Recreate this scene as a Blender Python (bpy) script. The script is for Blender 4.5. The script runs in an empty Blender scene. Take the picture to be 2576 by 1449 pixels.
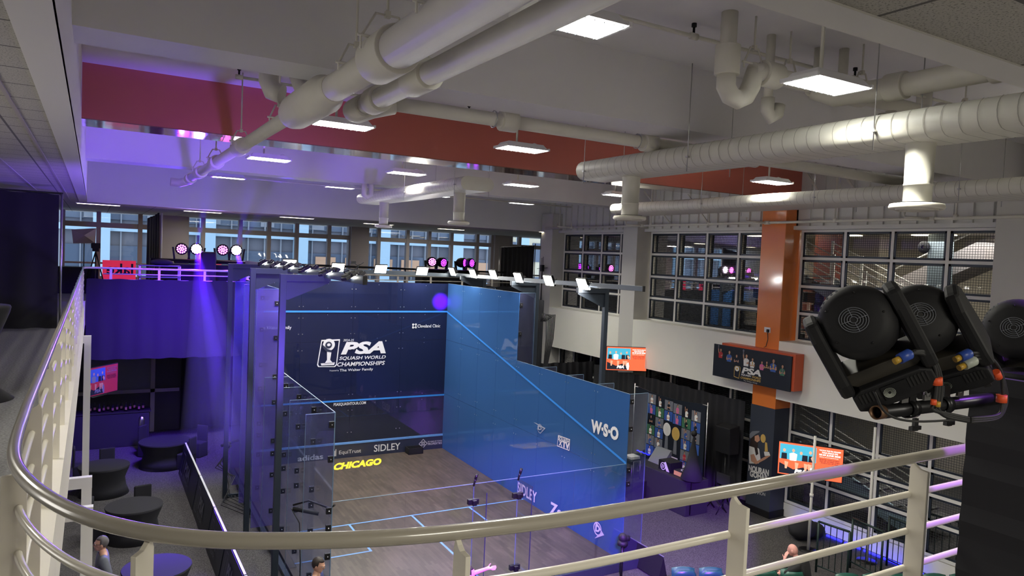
import bpy, bmesh, math, random
from mathutils import Vector, Matrix, Euler
random.seed(7)
SC = bpy.context.scene
COL = SC.collection
# ------------------------------------------------------------------ camera
CAM = Vector((-10.2163, -21.6316, 6.4974)); FPX = 1802.1
_a, _b, _c = 0.5300, -0.0428, 0.0431
_f = Vector((math.sin(_a)*math.cos(_b), math.cos(_a)*math.cos(_b), math.sin(_b)))
_r0 = Vector((math.cos(_a), -math.sin(_a), 0)); _u0 = _r0.cross(_f)
RT = _r0*math.cos(_c) + _u0*math.sin(_c); UP = _u0*math.cos(_c) - _r0*math.sin(_c)
cd = bpy.data.cameras.new('camera'); cam = bpy.data.objects.new('camera', cd); COL.objects.link(cam)
cd.sensor_width = 36.0; cd.lens = 36.0*FPX/2576.0; cd.clip_start = 0.05; cd.clip_end = 300
cam.matrix_world = Matrix(((RT.x, UP.x, -_f.x, CAM.x), (RT.y, UP.y, -_f.y, CAM.y), (RT.z, UP.z, -_f.z, CAM.z), (0, 0, 0, 1)))
SC.camera = cam
# ------------------------------------------------------------------ world, view
W = bpy.data.worlds.new('world'); SC.world = W; W.use_nodes = True
_bg = W.node_tree.nodes['Background']; _bg.inputs[0].default_value = (0.62, 0.74, 0.95, 1); _bg.inputs[1].default_value = 1.0
SC.view_settings.view_transform = 'Standard'; SC.view_settings.look = 'None'
SC.view_settings.gamma = 1.0; SC.view_settings.use_curve_mapping = False; SC.view_settings.exposure = 1.26
SC.cycles.use_denoising = True; SC.cycles.use_adaptive_sampling = True; SC.cycles.adaptive_threshold = 0.03
SC.cycles.max_bounces = 8; SC.cycles.diffuse_bounces = 5; SC.cycles.glossy_bounces = 3
SC.cycles.transparent_max_bounces = 24; SC.cycles.transmission_bounces = 4; SC.cycles.volume_bounces = 0
SC.cycles.sample_clamp_indirect = 4.0; SC.cycles.caustics_reflective = False; SC.cycles.caustics_refractive = False
def lamp(name, kind, loc, energy, color=(1, 1, 1), size=0.5, aim=None, **k):
    l = bpy.data.lights.new(name, kind); l.energy = energy; l.color = color
    o = bpy.data.objects.new(name, l); COL.objects.link(o); o.location = loc
    if kind == 'AREA':
        l.shape = 'RECTANGLE'; l.spread = k.get('spread', math.pi); l.size = size; l.size_y = k.get('size_y', size)
    elif kind == 'SPOT':
        l.spot_size = k.get('spot', 0.5); l.spot_blend = k.get('blend', 0.2); l.shadow_soft_size = size
    else:
        l.shadow_soft_size = size
    if aim is not None:
        o.rotation_euler = (Vector(aim)-Vector(loc)).to_track_quat('-Z', 'Y').to_euler()
    return o
LIGHT_X = (-7.15, -4.15, -1.13, 1.92); LIGHT_Y = (-17.1, -11.4, -6.35, -1.35); LIGHT_Z = 8.33
for _i, _x in enumerate(LIGHT_X):
    for _j, _y in enumerate(LIGHT_Y):
        lamp('hall_lamp', 'AREA', (_x, _y, LIGHT_Z-0.12), 60, (1.0, 0.965, 0.84), 0.6, aim=(_x, _y, 0), size_y=0.35, spread=2.3)
VIOLET = (0.10, 0.012, 1.0)
def violet(loc, aim, e, deg, blend=.3, color=VIOLET, size=.08):
    return lamp('violet_spot', 'SPOT', loc, e, color, size, aim=aim, spot=math.radians(deg), blend=blend)
HL = (-7.20, 4.70, 6.34); HM = (-5.95, 4.70, 6.36); HN = (-7.75, 4.70, 6.30)
violet(HN, (-10.4, -17.0, 5.4), 260, 24, .6)               # along the left rail
violet(HL, (-10.9, -6.0, 7.7), 900, 26, .15)               # on the left low ceiling
violet(HL, (-7.8, -5.0, 1.2), 5000, 36, .8)                 # down the left of the court
violet(HM, (-6.7, -4.5, 1.4), 9000, 36, .8)                 # on the glass fins
violet((-7.6, -11.6, 3.6), (-8.6, -4.5, 8.8), 1100, 80, 1.0, (.20, .08, 1.0), .4)   # added violet up-light without a fixture, tints the red beam and ceiling
violet(HM, (-6.75, -2.6, 5.0), 16000, 13, .5)
violet(HM, (-9.2, 0.5, 8.8), 520, 44, 1.0, (.34, .22, 1.0))                  # wash on the left ceiling
BEAMS = [(HL, (-8.35, -8.0, 3.05), 4.2, 12000), (HL, (-7.75, -8.0, 2.75), 4.2, 12000), (HM, (-6.75, -6.0, 3.3), 3.6, 6000),
         (HL, (-7.75, -3.5, 9.0), 3.6, 5000), (HM, (-6.75, -3.5, 9.0), 3.6, 4000), (HM, (-5.9, -4.5, 9.0), 3.6, 2000)]
for _s, _d, _g, _e in BEAMS: violet(_s, _d, _e, _g, .25, (.06, .0, 1.0), .05)
lamp('added_drape_glow', 'AREA', (-8.0, -.6, 6.9), 190, (.10, .0, 1.0), 1.0, aim=(-8.0, 3.0, 2.6), spread=1.5)  # added lamp without a fixture, gives the drape its violet haze glow
violet((-8.3, -7.5, 7.9), (-5.6, 0, 3.9), 500, 46, 1.0, (.16, .02, 1.0), .3)  # added spot without a fixture, makes the violet glow on the front wall's left
violet((-4.9, -19.6, 6.3), (-0.27, -.02, 4.93), 400000, 1.5, .3, (.40, .0, 1.0))   # small disc on the front wall
violet((-7.9, -19.6, 6.25), (-2.5, -8.6, 0), 12000, 26, .6, (.36, .10, 1.0))
violet((-7.2, -19.6, 6.2), (2.2, -8.9, -.1), 13000, 15, .5, (.30, .06, 1.0))
violet((-6.0, -20.9, 7.4), (-6.9, -19.8, 5.6), 160, 46, .9, (.42, .12, 1.0))
# lamps of the court's rig, of the raised floors and of the rooms behind the glass
for _p in ((-5.2, -0.2, 6.0), (-3.4, -0.2, 5.9), (-1.2, -0.2, 5.9)):
    lamp('rig_lamp', 'AREA', _p, 22, (1, .98, .93), 0.35, aim=(_p[0], -6, 0))
for _y in (-2.0, -5.2, -8.2):
    lamp('rig_lamp', 'AREA', (-0.1, _y, 5.85), 18, (1, .98, .93), 0.35, aim=(-4.5, _y, 0))
    lamp('rig_lamp', 'AREA', (-6.15, _y, 5.9), 18, (1, .98, .93), 0.35, aim=(-2.0, _y, 0))
lamp('near_balcony_lamp', 'AREA', (-9.0, -23.5, 7.5), 60, (1, .95, .82), 1.2, aim=(-9.0, -23.5, 0))
lamp('near_balcony_lamp', 'AREA', (-4.0, -23.0, 7.5), 60, (1, .95, .82), 1.2, aim=(-4.0, -23.0, 0))
lamp('left_side_fill', 'AREA', (-14.9, -15.5, 5.9), 130, (1, .96, .88), 2.0, aim=(-10, -15.5, 6.6), size_y=9.0)  # added light for the left low ceiling, in place of supposed windows
lamp('left_balcony_lamp', 'AREA', (-12.5, -14.0, 7.5), 40, (1, .95, .85), 1.2, aim=(-12.5, -14.0, 0))
lamp('far_balcony_lamp', 'AREA', (-6.0, 8.5, 7.5), 30, (1, .95, .85), 1.2, aim=(-6, 8.5, 0))
lamp('far_balcony_lamp', 'AREA', (3.0, 8.5, 7.5), 30, (1, .95, .85), 1.2, aim=(3, 8.5, 0))
lamp('gym_lamp', 'AREA', (10.0, -4.0, 7.4), 80, (1, .93, .78), 3.0, aim=(10, -4, 0))
lamp('gym_lamp', 'AREA', (10.0, -11.0, 7.4), 75, (1, .95, .85), 3.0, aim=(10, -11, 0))
lamp('gym_lamp', 'AREA', (10.0, -10.0, 4.0), 45, (1, .95, .85), 2.0, aim=(10, -10, 0))
# ------------------------------------------------------------------ geometry helpers
DL = -0.0197; _cd, _sd = math.cos(DL), math.sin(DL)
def ray(px, py): return _f + RT*((px-1288)/FPX) - UP*((py-724.5)/FPX)
def at(px, py, ax, v, court=False):
    """the point of the plane ax = v that the pixel looks at (hall axes, or the court's axes)"""
    d = ray(px, py); c = CAM.copy()
    if court:
        d = Vector((d.x*_cd+d.y*_sd, -d.x*_sd+d.y*_cd, d.z)); c = Vector((c.x*_cd+c.y*_sd, -c.x*_sd+c.y*_cd, c.z))
    i = 'XYZ'.index(ax); t = (v-c[i])/d[i]
    return c+d*t
def cw(p): return Vector((p[0]*_cd-p[1]*_sd, p[0]*_sd+p[1]*_cd, p[2]))
BASE = {}
class MB:
    def __init__(s): s.v = []; s.f = []; s.sm = []
    def add(s, vs, fs, smooth=False):
        n = len(s.v); s.v += [Vector(p) for p in vs]; s.f += [tuple(i+n for i in q) for q in fs]; s.sm += [smooth]*len(fs); return s
    def box(s, a, b, M=None):
        x0, y0, z0 = a; x1, y1, z1 = b
        vs = [Vector(p) for p in ((x0,y0,z0),(x1,y0,z0),(x1,y1,z0),(x0,y1,z0),(x0,y0,z1),(x1,y0,z1),(x1,y1,z1),(x0,y1,z1))]
        if M is not None: vs = [M @ p for p in vs]
        return s.add(vs, [(0,3,2,1),(4,5,6,7),(0,1,5,4),(1,2,6,5),(2,3,7,6),(3,0,4,7)])
    def bar(s, p, q, w, h, up=(0, 0, 1)):
        p = Vector(p); q = Vector(q); d = (q-p); L = d.length; d.normalize(); u = Vector(up)
        if abs(d.dot(u)) > .99: u = Vector((0, 1, 0))
        x = d.cross(u).normalized(); y = x.cross(d)
        vs = [p+x*(i*w/2)+y*(j*h/2)+d*k for k in (0, L) for i, j in ((-1,-1),(1,-1),(1,1),(-1,1))]
        return s.add(vs, [(0,1,2,3),(7,6,5,4),(0,4,5,1),(1,5,6,2),(2,6,7,3),(3,7,4,0)])
    def tube(s, pts, r, n=12, caps=True, sy=1.0):
        pts = [Vector(p) for p in pts]; rs = r if isinstance(r, (list, tuple)) else [r]*len(pts)
        base = len(s.v); prev = None
        for i, p in enumerate(pts):
            d = (pts[min(i+1, len(pts)-1)]-pts[max(i-1, 0)]).normalized() if len(pts) > 1 else Vector((0, 0, 1))
            if d.length < 1e-6: d = Vector((0, 0, 1))
            if prev is None:
                u = Vector((0, 0, 1)) if abs(d.z) < .95 else Vector((0, 1, 0))
                x = d.cross(u).normalized()
            else: x = (prev - d*prev.dot(d)).normalized()
            prev = x; y = x.cross(d)
            for k in range(n):
                t = 2*math.pi*k/n
                s.v.append(p + x*math.cos(t)*rs[i] + y*math.sin(t)*rs[i]*sy)
        for i in range(len(pts)-1):
            for k in range(n):
                a = base+i*n+k; b = base+i*n+(k+1) % n
                s.f.append((a, b, b+n, a+n)); s.sm.append(True)
        if caps:
            s.f.append(tuple(base+k for k in reversed(range(n)))); s.sm.append(False)
            e = base+(len(pts)-1)*n; s.f.append(tuple(e+k for k in range(n))); s.sm.append(False)
        return s
    def lathe(s, prof, c, n=24, M=None):
        base = len(s.v); c = Vector(c)
        for r, z in prof:
            for k in range(n):
                t = 2*math.pi*k/n; p = Vector((r*math.cos(t), r*math.sin(t), z))
                if M is not None: p = M @ p
                s.v.append(c+p)
        for i in range(len(prof)-1):
            for k in range(n):
                a = base+i*n+k; b = base+i*n+(k+1) % n
                s.f.append((a, b, b+n, a+n)); s.sm.append(True)
        return s
    def disc(s, c, x, y, rx, ry, n=16):
        c = Vector(c); x = Vector(x); y = Vector(y)
        return s.add([c+x*rx*math.cos(2*math.pi*k/n)+y*ry*math.sin(2*math.pi*k/n) for k in range(n)], [tuple(range(n))])
    def poly(s, pts): return s.add(pts, [tuple(range(len(pts)))])
    def prism(s, pts, d):
        n = len(pts); d = Vector(d); pts = [Vector(p) for p in pts]
        fs = [tuple(range(n)), tuple(reversed(range(n, 2*n)))]+[(i, i+n, (i+1) % n+n, (i+1) % n) for i in range(n)]
        return s.add(pts+[p+d for p in pts], fs)
    def sphere(s, c, r, n=12, m=8, M=None):
        c = Vector(c); rr = r if isinstance(r, (tuple, list)) else (r, r, r)
        base = len(s.v)
        for j in range(m+1):
            ph = math.pi*j/m
            for k in range(n):
                t = 2*math.pi*k/n
                p = Vector((rr[0]*math.sin(ph)*math.cos(t), rr[1]*math.sin(ph)*math.sin(t), rr[2]*math.cos(ph)))
                if M is not None: p = M @ p
                s.v.append(c+p)
        for j in range(m):
            for k in range(n):
                a = base+j*n+k; b = base+j*n+(k+1) % n
                s.f.append((a, a+n, b+n, b)); s.sm.append(True)
        return s
    def xf(s, M, start=0):
        for i in range(start, len(s.v)): s.v[i] = M @ s.v[i]
        return s
    def build(s, name, mat, parent=None, bev=0.0, kind=None, court=False, base=None, merge=False):
        me = bpy.data.meshes.new(name)
        root = parent
        off = Vector((0, 0, 0)); rot = None
        if parent is not None and parent.name in BASE: off = BASE[parent.name]
        elif base is not None: off = Vector(base)
        me.from_pydata([tuple(v-off) for v in s.v], [], s.f)
        me.polygons.foreach_set('use_smooth', s.sm)
        bm = bmesh.new(); bm.from_mesh(me)
        if merge: bmesh.ops.remove_doubles(bm, verts=bm.verts, dist=1e-5)
        bmesh.ops.recalc_face_normals(bm, faces=bm.faces); bm.to_mesh(me); bm.free()
        me.update()
        if mat: me.materials.append(mat)
        o = bpy.data.objects.new(name, me); COL.objects.link(o)
        if parent is not None:
            o.parent = parent; BASE[o.name] = off
        else:
            if court: o.location = cw(off); o.rotation_euler = (0, 0, DL)
            else: o.location = off
            BASE[o.name] = off
        if bev:
            b = o.modifiers.new('bevel', 'BEVEL'); b.width = bev; b.segments = 2; b.limit_method = 'ANGLE'; b.angle_limit = 0.6
        if kind: o['kind'] = kind
        return o
def tag(o, label, cat, group=None, kind=None):
    o['label'] = label; o['category'] = cat
    if group: o['group'] = group
    if kind: o['kind'] = kind
    return o
def thing(name, label, cat, base=(0, 0, 0), group=None, court=False):
    o = bpy.data.objects.new(name, None); COL.objects.link(o); o.empty_display_size = .1
    BASE[o.name] = Vector(base)
    o.location = cw(base) if court else Vector(base)
    if court: o.rotation_euler = (0, 0, DL)
    return tag(o, label, cat, group)
def dup(src, loc, label=None, rz=None, rot=None, court=False, group=None):
    def cp(o, par):
        c = o.copy(); COL.objects.link(c); c.parent = par
        for ch in list(o.children): cp(ch, c)
        return c
    r = src.copy(); COL.objects.link(r); r.location = cw(loc) if court else Vector(loc)
    if rz is not None: r.rotation_euler = (0, 0, rz)
    if rot is not None: r.rotation_euler = rot
    if label: r['label'] = label
    if group: r['group'] = group
    for ch in list(src.children): cp(ch, r)
    return r
# ------------------------------------------------------------------ materials
M = {}
def mat(name, col, rough=0.6, metal=0.0, emit=None, es=0.0, spec=0.5, noise=0.0, nscale=8.0, bump=0.0, coat=0.0):
    m = bpy.data.materials.new(name); m.use_nodes = True; nt = m.node_tree; b = nt.nodes['Principled BSDF']
    b.inputs['Base Color'].default_value = (*col, 1); b.inputs['Roughness'].default_value = rough
    b.inputs['Metallic'].default_value = metal; b.inputs['Specular IOR Level'].default_value = spec
    if coat: b.inputs['Coat Weight'].default_value = coat; b.inputs['Coat Roughness'].default_value = .08
    if emit: b.inputs['Emission Color'].default_value = (*emit, 1); b.inputs['Emission Strength'].default_value = es
    if noise or bump:
        tc = nt.nodes.new('ShaderNodeTexCoord'); n = nt.nodes.new('ShaderNodeTexNoise'); n.inputs['Scale'].default_value = nscale; n.inputs['Detail'].default_value = 6
        nt.links.new(tc.outputs['Object'], n.inputs['Vector'])
        if noise:
            mx = nt.nodes.new('ShaderNodeMix'); mx.data_type = 'RGBA'
            mx.inputs['A'].default_value = (*[c*(1-noise) for c in col], 1); mx.inputs['B'].default_value = (*[min(1, c*(1+noise)) for c in col], 1)
            nt.links.new(n.outputs['Fac'], mx.inputs['Factor']); nt.links.new(mx.outputs['Result'], b.inputs['Base Color'])
        if bump:
            bp = nt.nodes.new('ShaderNodeBump'); bp.inputs['Strength'].default_value = bump; bp.inputs['Distance'].default_value = .01
            nt.links.new(n.outputs['Fac'], bp.inputs['Height']); nt.links.new(bp.outputs['Normal'], b.inputs['Normal'])
    M[name] = m; return m
def glass(name, tint, refl=0.06, body=None, bodyfac=0.0, rough=0.02):
    """a thin pane: tinted see-through, a mirror part that grows at grazing angles, and a film"""
    m = bpy.data.materials.new(name); m.use_nodes = True; nt = m.node_tree; nt.nodes.clear()
    out = nt.nodes.new('ShaderNodeOutputMaterial'); tr = nt.nodes.new('ShaderNodeBsdfTransparent'); tr.inputs[0].default_value = (*tint, 1)
    gl = nt.nodes.new('ShaderNodeBsdfGlossy'); gl.inputs['Roughness'].default_value = rough
    fr = nt.nodes.new('ShaderNodeFresnel'); fr.inputs[0].default_value = 1.5
    mm = nt.nodes.new('ShaderNodeMath'); mm.operation = 'MULTIPLY'; mm.inputs[1].default_value = refl/0.04
    nt.links.new(fr.outputs[0], mm.inputs[0]); mm.use_clamp = True
    first = tr
    if body:
        df = nt.nodes.new('ShaderNodeBsdfDiffuse'); df.inputs[0].default_value = (*body, 1)
        mb = nt.nodes.new('ShaderNodeMixShader'); mb.inputs[0].default_value = bodyfac
        nt.links.new(tr.outputs[0], mb.inputs[1]); nt.links.new(df.outputs[0], mb.inputs[2]); first = mb
    mx = nt.nodes.new('ShaderNodeMixShader'); nt.links.new(mm.outputs[0], mx.inputs[0])
    nt.links.new(first.outputs[0], mx.inputs[1]); nt.links.new(gl.outputs[0], mx.inputs[2]); nt.links.new(mx.outputs[0], out.inputs[0])
    M[name] = m; return m
def grid_mat(name, col, cell, wire, axes='YZ'):
    """woven wire: thin wires with open cells between them"""
    m = bpy.data.materials.new(name); m.use_nodes = True; nt = m.node_tree; nt.nodes.clear(); L = nt.links.new
    out = nt.nodes.new('ShaderNodeOutputMaterial'); tc = nt.nodes.new('ShaderNodeTexCoord'); sp = nt.nodes.new('ShaderNodeSeparateXYZ')
    L(tc.outputs['Object'], sp.inputs[0]); last = None
    for a in axes:
        f = nt.nodes.new('ShaderNodeMath'); f.operation = 'PINGPONG'; f.inputs[1].default_value = cell/2; L(sp.outputs[a], f.inputs[0])
        g = nt.nodes.new('ShaderNodeMath'); g.operation = 'LESS_THAN'; g.inputs[1].default_value = wire/2; L(f.outputs[0], g.inputs[0])
        if last is None: last = g
        else:
            mx = nt.nodes.new('ShaderNodeMath'); mx.operation = 'MAXIMUM'; L(last.outputs[0], mx.inputs[0]); L(g.outputs[0], mx.inputs[1]); last = mx
    tr = nt.nodes.new('ShaderNodeBsdfTransparent'); df = nt.nodes.new('ShaderNodeBsdfDiffuse'); df.inputs[0].default_value = (*col, 1)
    ms = nt.nodes.new('ShaderNodeMixShader'); L(last.outputs[0], ms.inputs[0]); L(tr.outputs[0], ms.inputs[1]); L(df.outputs[0], ms.inputs[2]); L(ms.outputs[0], out.inputs[0])
    M[name] = m; return m
mat('ceiling_paint', (.74, .73, .74), .75, noise=.05, nscale=1.5, bump=.15)
mat('wall_paint', (.80, .79, .72), .6, noise=.03, nscale=2)
mat('drywall', (.74, .72, .67), .7)
mat('siding', (.68, .68, .65), .55)
mat('grey_column', (.55, .54, .51), .6)
mat('taupe', (.40, .36, .36), .65)
mat('cream', (.74, .70, .60), .3, coat=.3)
mat('white_pipe', (.66, .64, .56), .5, noise=.06, nscale=5, bump=.25)
mat('duct', (.68, .67, .59), .45, noise=.05, nscale=6)
mat('seam', (.36, .35, .30), .6)
mat('rail_paint', (.38, .35, .29), .25, coat=.5)
mat('orange', (.78, .22, .045), .22, coat=.5, noise=.05, nscale=2, bump=.1)
mat('orange_beam', (.50, .13, .09), .3, coat=.4, noise=.05, nscale=2)
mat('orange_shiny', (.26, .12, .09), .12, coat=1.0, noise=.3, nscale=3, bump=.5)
mat('orange_box', (.55, .09, .03), .4)
mat('navy_wrap', (.035, .042, .06), .5)
mat('navy_blue', (.012, .012, .06), .5)
mat('black_cloth', (.012, .012, .016), .9)
mat('black_plastic', (.0075, .0075, .009), .62, spec=.35, noise=.2, nscale=20)
mat('tan_black', (.030, .026, .020), .5)
mat('black_metal', (.02, .02, .022), .35, metal=.6)
mat('black_soft', (.01, .01, .011), .6)
mat('steel_frame', (.03, .04, .055), .4, metal=.3)
mat('steel', (.5, .5, .5), .3, metal=1.0)
mat('rust', (.16, .09, .05), .5, metal=.7)
mat('white_paint', (.78, .77, .72), .5)
mat('white', (.8, .8, .8), .5)
mat('decal_white', (.58, .58, .60), .5, emit=(.85, .85, .85), es=0.0)
mat('decal_grey', (.30, .33, .42), .5)
mat('line_blue', (.03, .20, .62), .4)
mat('line_light', (.10, .24, .55), .5)
mat('yellow', (.85, .62, .03), .5)
mat('tin', (.02, .025, .05), .35)
mat('lamp_white', (1, 1, .95), .5, emit=(1, 1, .93), es=9)
mat('flood_white', (1, 1, .95), .5, emit=(1, .99, .88), es=14)
mat('lamp_warm', (1, .9, .7), .5, emit=(1, .88, .62), es=4)
mat('lens_violet', (.3, .0, .8), .3, emit=(.45, .03, 1.0), es=4)
mat('lens_pink', (.8, .1, .6), .3, emit=(1.0, .12, .65), es=6)
mat('lens_white', (1, .9, 1), .3, emit=(1, .75, .95), es=12)
mat('led_blue', (.0, .0, 1), .3, emit=(.01, .01, 1.0), es=3.5)
mat('glass_edge', (.10, .16, .24), .4)
mat('screen_red', (.5, .06, .02), .4, emit=(.75, .10, .04), es=.75)
mat('screen_teal', (.03, .25, .35), .4, emit=(.05, .30, .42), es=.7)
mat('screen_dark', (.01, .012, .02), .3, emit=(.01, .012, .02), es=.6)
mat('screen_white', (.8, .8, .8), .4, emit=(.9, .9, .9), es=.8)
mat('screen_skin', (.5, .25, .15), .4, emit=(.55, .28, .18), es=.7)
mat('print_dark', (.012, .016, .026), .45)
mat('print_skin', (.48, .25, .16), .5)
mat('print_white', (.7, .69, .66), .5)
mat('print_gold', (.55, .36, .10), .45)
mat('print_red', (.40, .03, .04), .5)
mat('print_pink', (.6, .12, .3), .5)
mat('print_blue', (.04, .10, .35), .5)
mat('print_hair', (.025, .015, .012), .6)
mat('print_grey', (.16, .17, .2), .5)
mat('print_green', (.05, .16, .09), .5)
mat('skin', (.52, .29, .20), .5)
mat('skin_pink', (.62, .30, .26), .5)
mat('hair_grey', (.10, .09, .09), .7)
mat('hair_dark', (.02, .014, .012), .6)
mat('suit_grey', (.10, .11, .13), .8, noise=.15, nscale=40)
mat('cloth_blue', (.02, .03, .12), .8)
mat('cloth_black', (.012, .012, .014), .85)
mat('cloth_jeans', (.03, .04, .07), .85)
mat('green_plastic', (.012, .075, .055), .35)
mat('green_metal', (.012, .028, .026), .45, metal=.3)
mat('plug_blue', (.02, .06, .32), .4)
mat('plug_grey', (.35, .38, .33), .45)
mat('plug_yellow', (.45, .27, .03), .4)
mat('tape_orange', (.75, .09, .02), .5)
mat('tan', (.36, .25, .14), .7)
mat('umbrella', (.62, .50, .46), .7)
mat('pink_sign', (.80, .03, .10), .5, emit=(.80, .03, .10), es=.25)
mat('sign_navy', (.015, .01, .10), .5)
mat('gym_wall', (.30, .27, .22), .8)
mat('gym_floor', (.12, .11, .10), .7)
mat('gym_dark', (.05, .05, .05), .6)
mat('stair_blue', (.26, .32, .36), .6)
mat('brown_red', (.22, .05, .03), .5)
mat('facade', (.13, .135, .16), .7)
mat('facade_grey', (.22, .24, .27), .6)
mat('facade_glass', (.10, .13, .18), .15)
mat('facade_light', (.36, .52, .62), .5)
mat('facade_beige', (.62, .56, .40), .8)
mat('facade_tan', (.50, .30, .18), .7)
mat('slab_edge', (.68, .65, .58), .5, noise=.05, nscale=3)
glass('pane_clear', (.975, .98, .99), .010)
glass('pane_court', (.92, .94, .985), .015, (.20, .22, .45), .04)
glass('pane_navy', (.14, .16, .30), .045, (.011, .015, .050), .84)
glass('pane_violet_lit', (.80, .80, .95), .02, (.16, .12, .50), .34)  # violet stage light on the tall fins, painted into the body colour
glass('pane_blue', (.10, .18, .42), .04, (.038, .115, .31), .70)
glass('pane_low', (.45, .50, .62), .05, (.04, .05, .09), .30)
glass('pane_window', (.90, .93, .95), .05)
grid_mat('wire_mesh', (.05, .055, .06), .055, .008, 'YZ')
def mat_tile():
    m = mat('acoustic_tile', (.46, .44, .38), .9); nt = m.node_tree; L = nt.links.new; b = nt.nodes['Principled BSDF']
    tc = nt.nodes.new('ShaderNodeTexCoord'); sp = nt.nodes.new('ShaderNodeSeparateXYZ'); L(tc.outputs['Object'], sp.inputs[0]); last = None
    for a, c in (('X', 1.22), ('Y', .61)):
        f = nt.nodes.new('ShaderNodeMath'); f.operation = 'PINGPONG'; f.inputs[1].default_value = c/2; L(sp.outputs[a], f.inputs[0])
        g = nt.nodes.new('ShaderNodeMath'); g.operation = 'LESS_THAN'; g.inputs[1].default_value = .011; L(f.outputs[0], g.inputs[0])
        if last is None: last = g
        else:
            x = nt.nodes.new('ShaderNodeMath'); x.operation = 'MAXIMUM'; L(last.outputs[0], x.inputs[0]); L(g.outputs[0], x.inputs[1]); last = x
    v = nt.nodes.new('ShaderNodeTexNoise'); v.inputs['Scale'].default_value = 90; v.inputs['Detail'].default_value = 3; L(tc.outputs['Object'], v.inputs['Vector'])
    cr = nt.nodes.new('ShaderNodeValToRGB'); cr.color_ramp.elements[0].position = .34; cr.color_ramp.elements[0].color = (.20, .19, .16, 1)
    cr.color_ramp.elements[1].position = .46; cr.color_ramp.elements[1].color = (.48, .46, .40, 1); L(v.outputs['Fac'], cr.inputs[0])
    mx = nt.nodes.new('ShaderNodeMix'); mx.data_type = 'RGBA'; L(last.outputs[0], mx.inputs['Factor']); L(cr.outputs[0], mx.inputs['A']); mx.inputs['B'].default_value = (.13, .12, .11, 1)
    L(mx.outputs['Result'], b.inputs['Base Color'])
mat_tile()
def mat_carpet(name, c1, c2):
    m = mat(name, c1, .95, spec=.1); nt = m.node_tree; L = nt.links.new; b = nt.nodes['Principled BSDF']
    tc = nt.nodes.new('ShaderNodeTexCoord')
    n1 = nt.nodes.new('ShaderNodeTexNoise'); n1.inputs['Scale'].default_value = 45; n1.inputs['Detail'].default_value = 5; L(tc.outputs['Object'], n1.inputs['Vector'])
    cr = nt.nodes.new('ShaderNodeValToRGB'); cr.color_ramp.elements[0].position = .35; cr.color_ramp.elements[0].color = (*c1, 1)
    cr.color_ramp.elements[1].position = .65; cr.color_ramp.elements[1].color = (*c2, 1); L(n1.outputs['Fac'], cr.inputs[0])
    L(cr.outputs[0], b.inputs['Base Color'])
mat_carpet('carpet', (.038, .036, .037), (.10, .096, .095))
mat_carpet('carpet_upper', (.10, .10, .10), (.17, .17, .17))
def mat_wood():
    m = mat('court_wood', (.25, .17, .12), .38); nt = m.node_tree; L = nt.links.new; b = nt.nodes['Principled BSDF']
    tc = nt.nodes.new('ShaderNodeTexCoord'); mp = nt.nodes.new('ShaderNodeMapping'); mp.inputs['Rotation'].default_value = (0, 0, math.pi/2); L(tc.outputs['Object'], mp.inputs[0])
    br = nt.nodes.new('ShaderNodeTexBrick'); br.inputs['Scale'].default_value = 1.0; br.inputs['Brick Width'].default_value = .42; br.inputs['Row Height'].default_value = .062
    br.inputs['Mortar Size'].default_value = .0012; br.inputs['Color1'].default_value = (.036, .026, .020, 1); br.inputs['Color2'].default_value = (.072, .053, .041, 1); br.inputs['Mortar'].default_value = (.03, .022, .018, 1)
    br.offset = .37; L(mp.outputs[0], br.inputs['Vector'])
    n = nt.nodes.new('ShaderNodeTexNoise'); n.inputs['Scale'].default_value = 1.6; n.inputs['Detail'].default_value = 8; L(tc.outputs['Object'], n.inputs['Vector'])
    mx = nt.nodes.new('ShaderNodeMix'); mx.data_type = 'RGBA'; mx.blend_type = 'OVERLAY'; mx.inputs['Factor'].default_value = .5
    L(br.outputs['Color'], mx.inputs['A']); L(n.outputs['Fac'], mx.inputs['B'])
    hs = nt.nodes.new('ShaderNodeHueSaturation'); hs.inputs['Saturation'].default_value = .9; L(mx.outputs['Result'], hs.inputs['Color'])
    L(hs.outputs[0], b.inputs['Base Color'])
mat_wood()
# lettering: outlines of the built-in font turned into a flat mesh
_tc = {}
def text_mesh(s, bold=0.0, shear=0.0, space=1.0):
    k = (s, bold, shear, space)
    if k in _tc: return _tc[k]
    cu = bpy.data.curves.new('t', 'FONT'); cu.body = s; cu.offset = bold; cu.shear = shear; cu.space_character = space; cu.resolution_u = 3
    ob = bpy.data.objects.new('t', cu); COL.objects.link(ob)
    dg = bpy.context.evaluated_depsgraph_get(); me = bpy.data.meshes.new_from_object(ob.evaluated_get(dg))
    vs = [v.co.copy() for v in me.vertices]; _xs = sorted(v.x for v in vs); _cut = next((_xs[i] for i in range(len(_xs)-1) if _xs[i+1]-_xs[i] > 1.0), 1e9)
    bad = {i for i, v in enumerate(vs) if v.y > 1.25 or v.y < -.6 or v.x > _cut}
    fs = [tuple(p.vertices) for p in me.polygons if not any(i in bad for i in p.vertices)]
    for i in bad: vs[i] = vs[next(j for j in range(len(vs)) if j not in bad)]
    bpy.data.objects.remove(ob); bpy.data.meshes.remove(me); bpy.data.curves.remove(cu)
    x0 = min(v.x for v in vs); x1 = max(v.x for v in vs); y0 = min(v.y for v in vs); y1 = max(v.y for v in vs)
    vs = [((v.x-x0)/(x1-x0), (v.y-y0)/(y1-y0)) for v in vs]
    _tc[k] = (vs, fs); return _tc[k]
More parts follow.
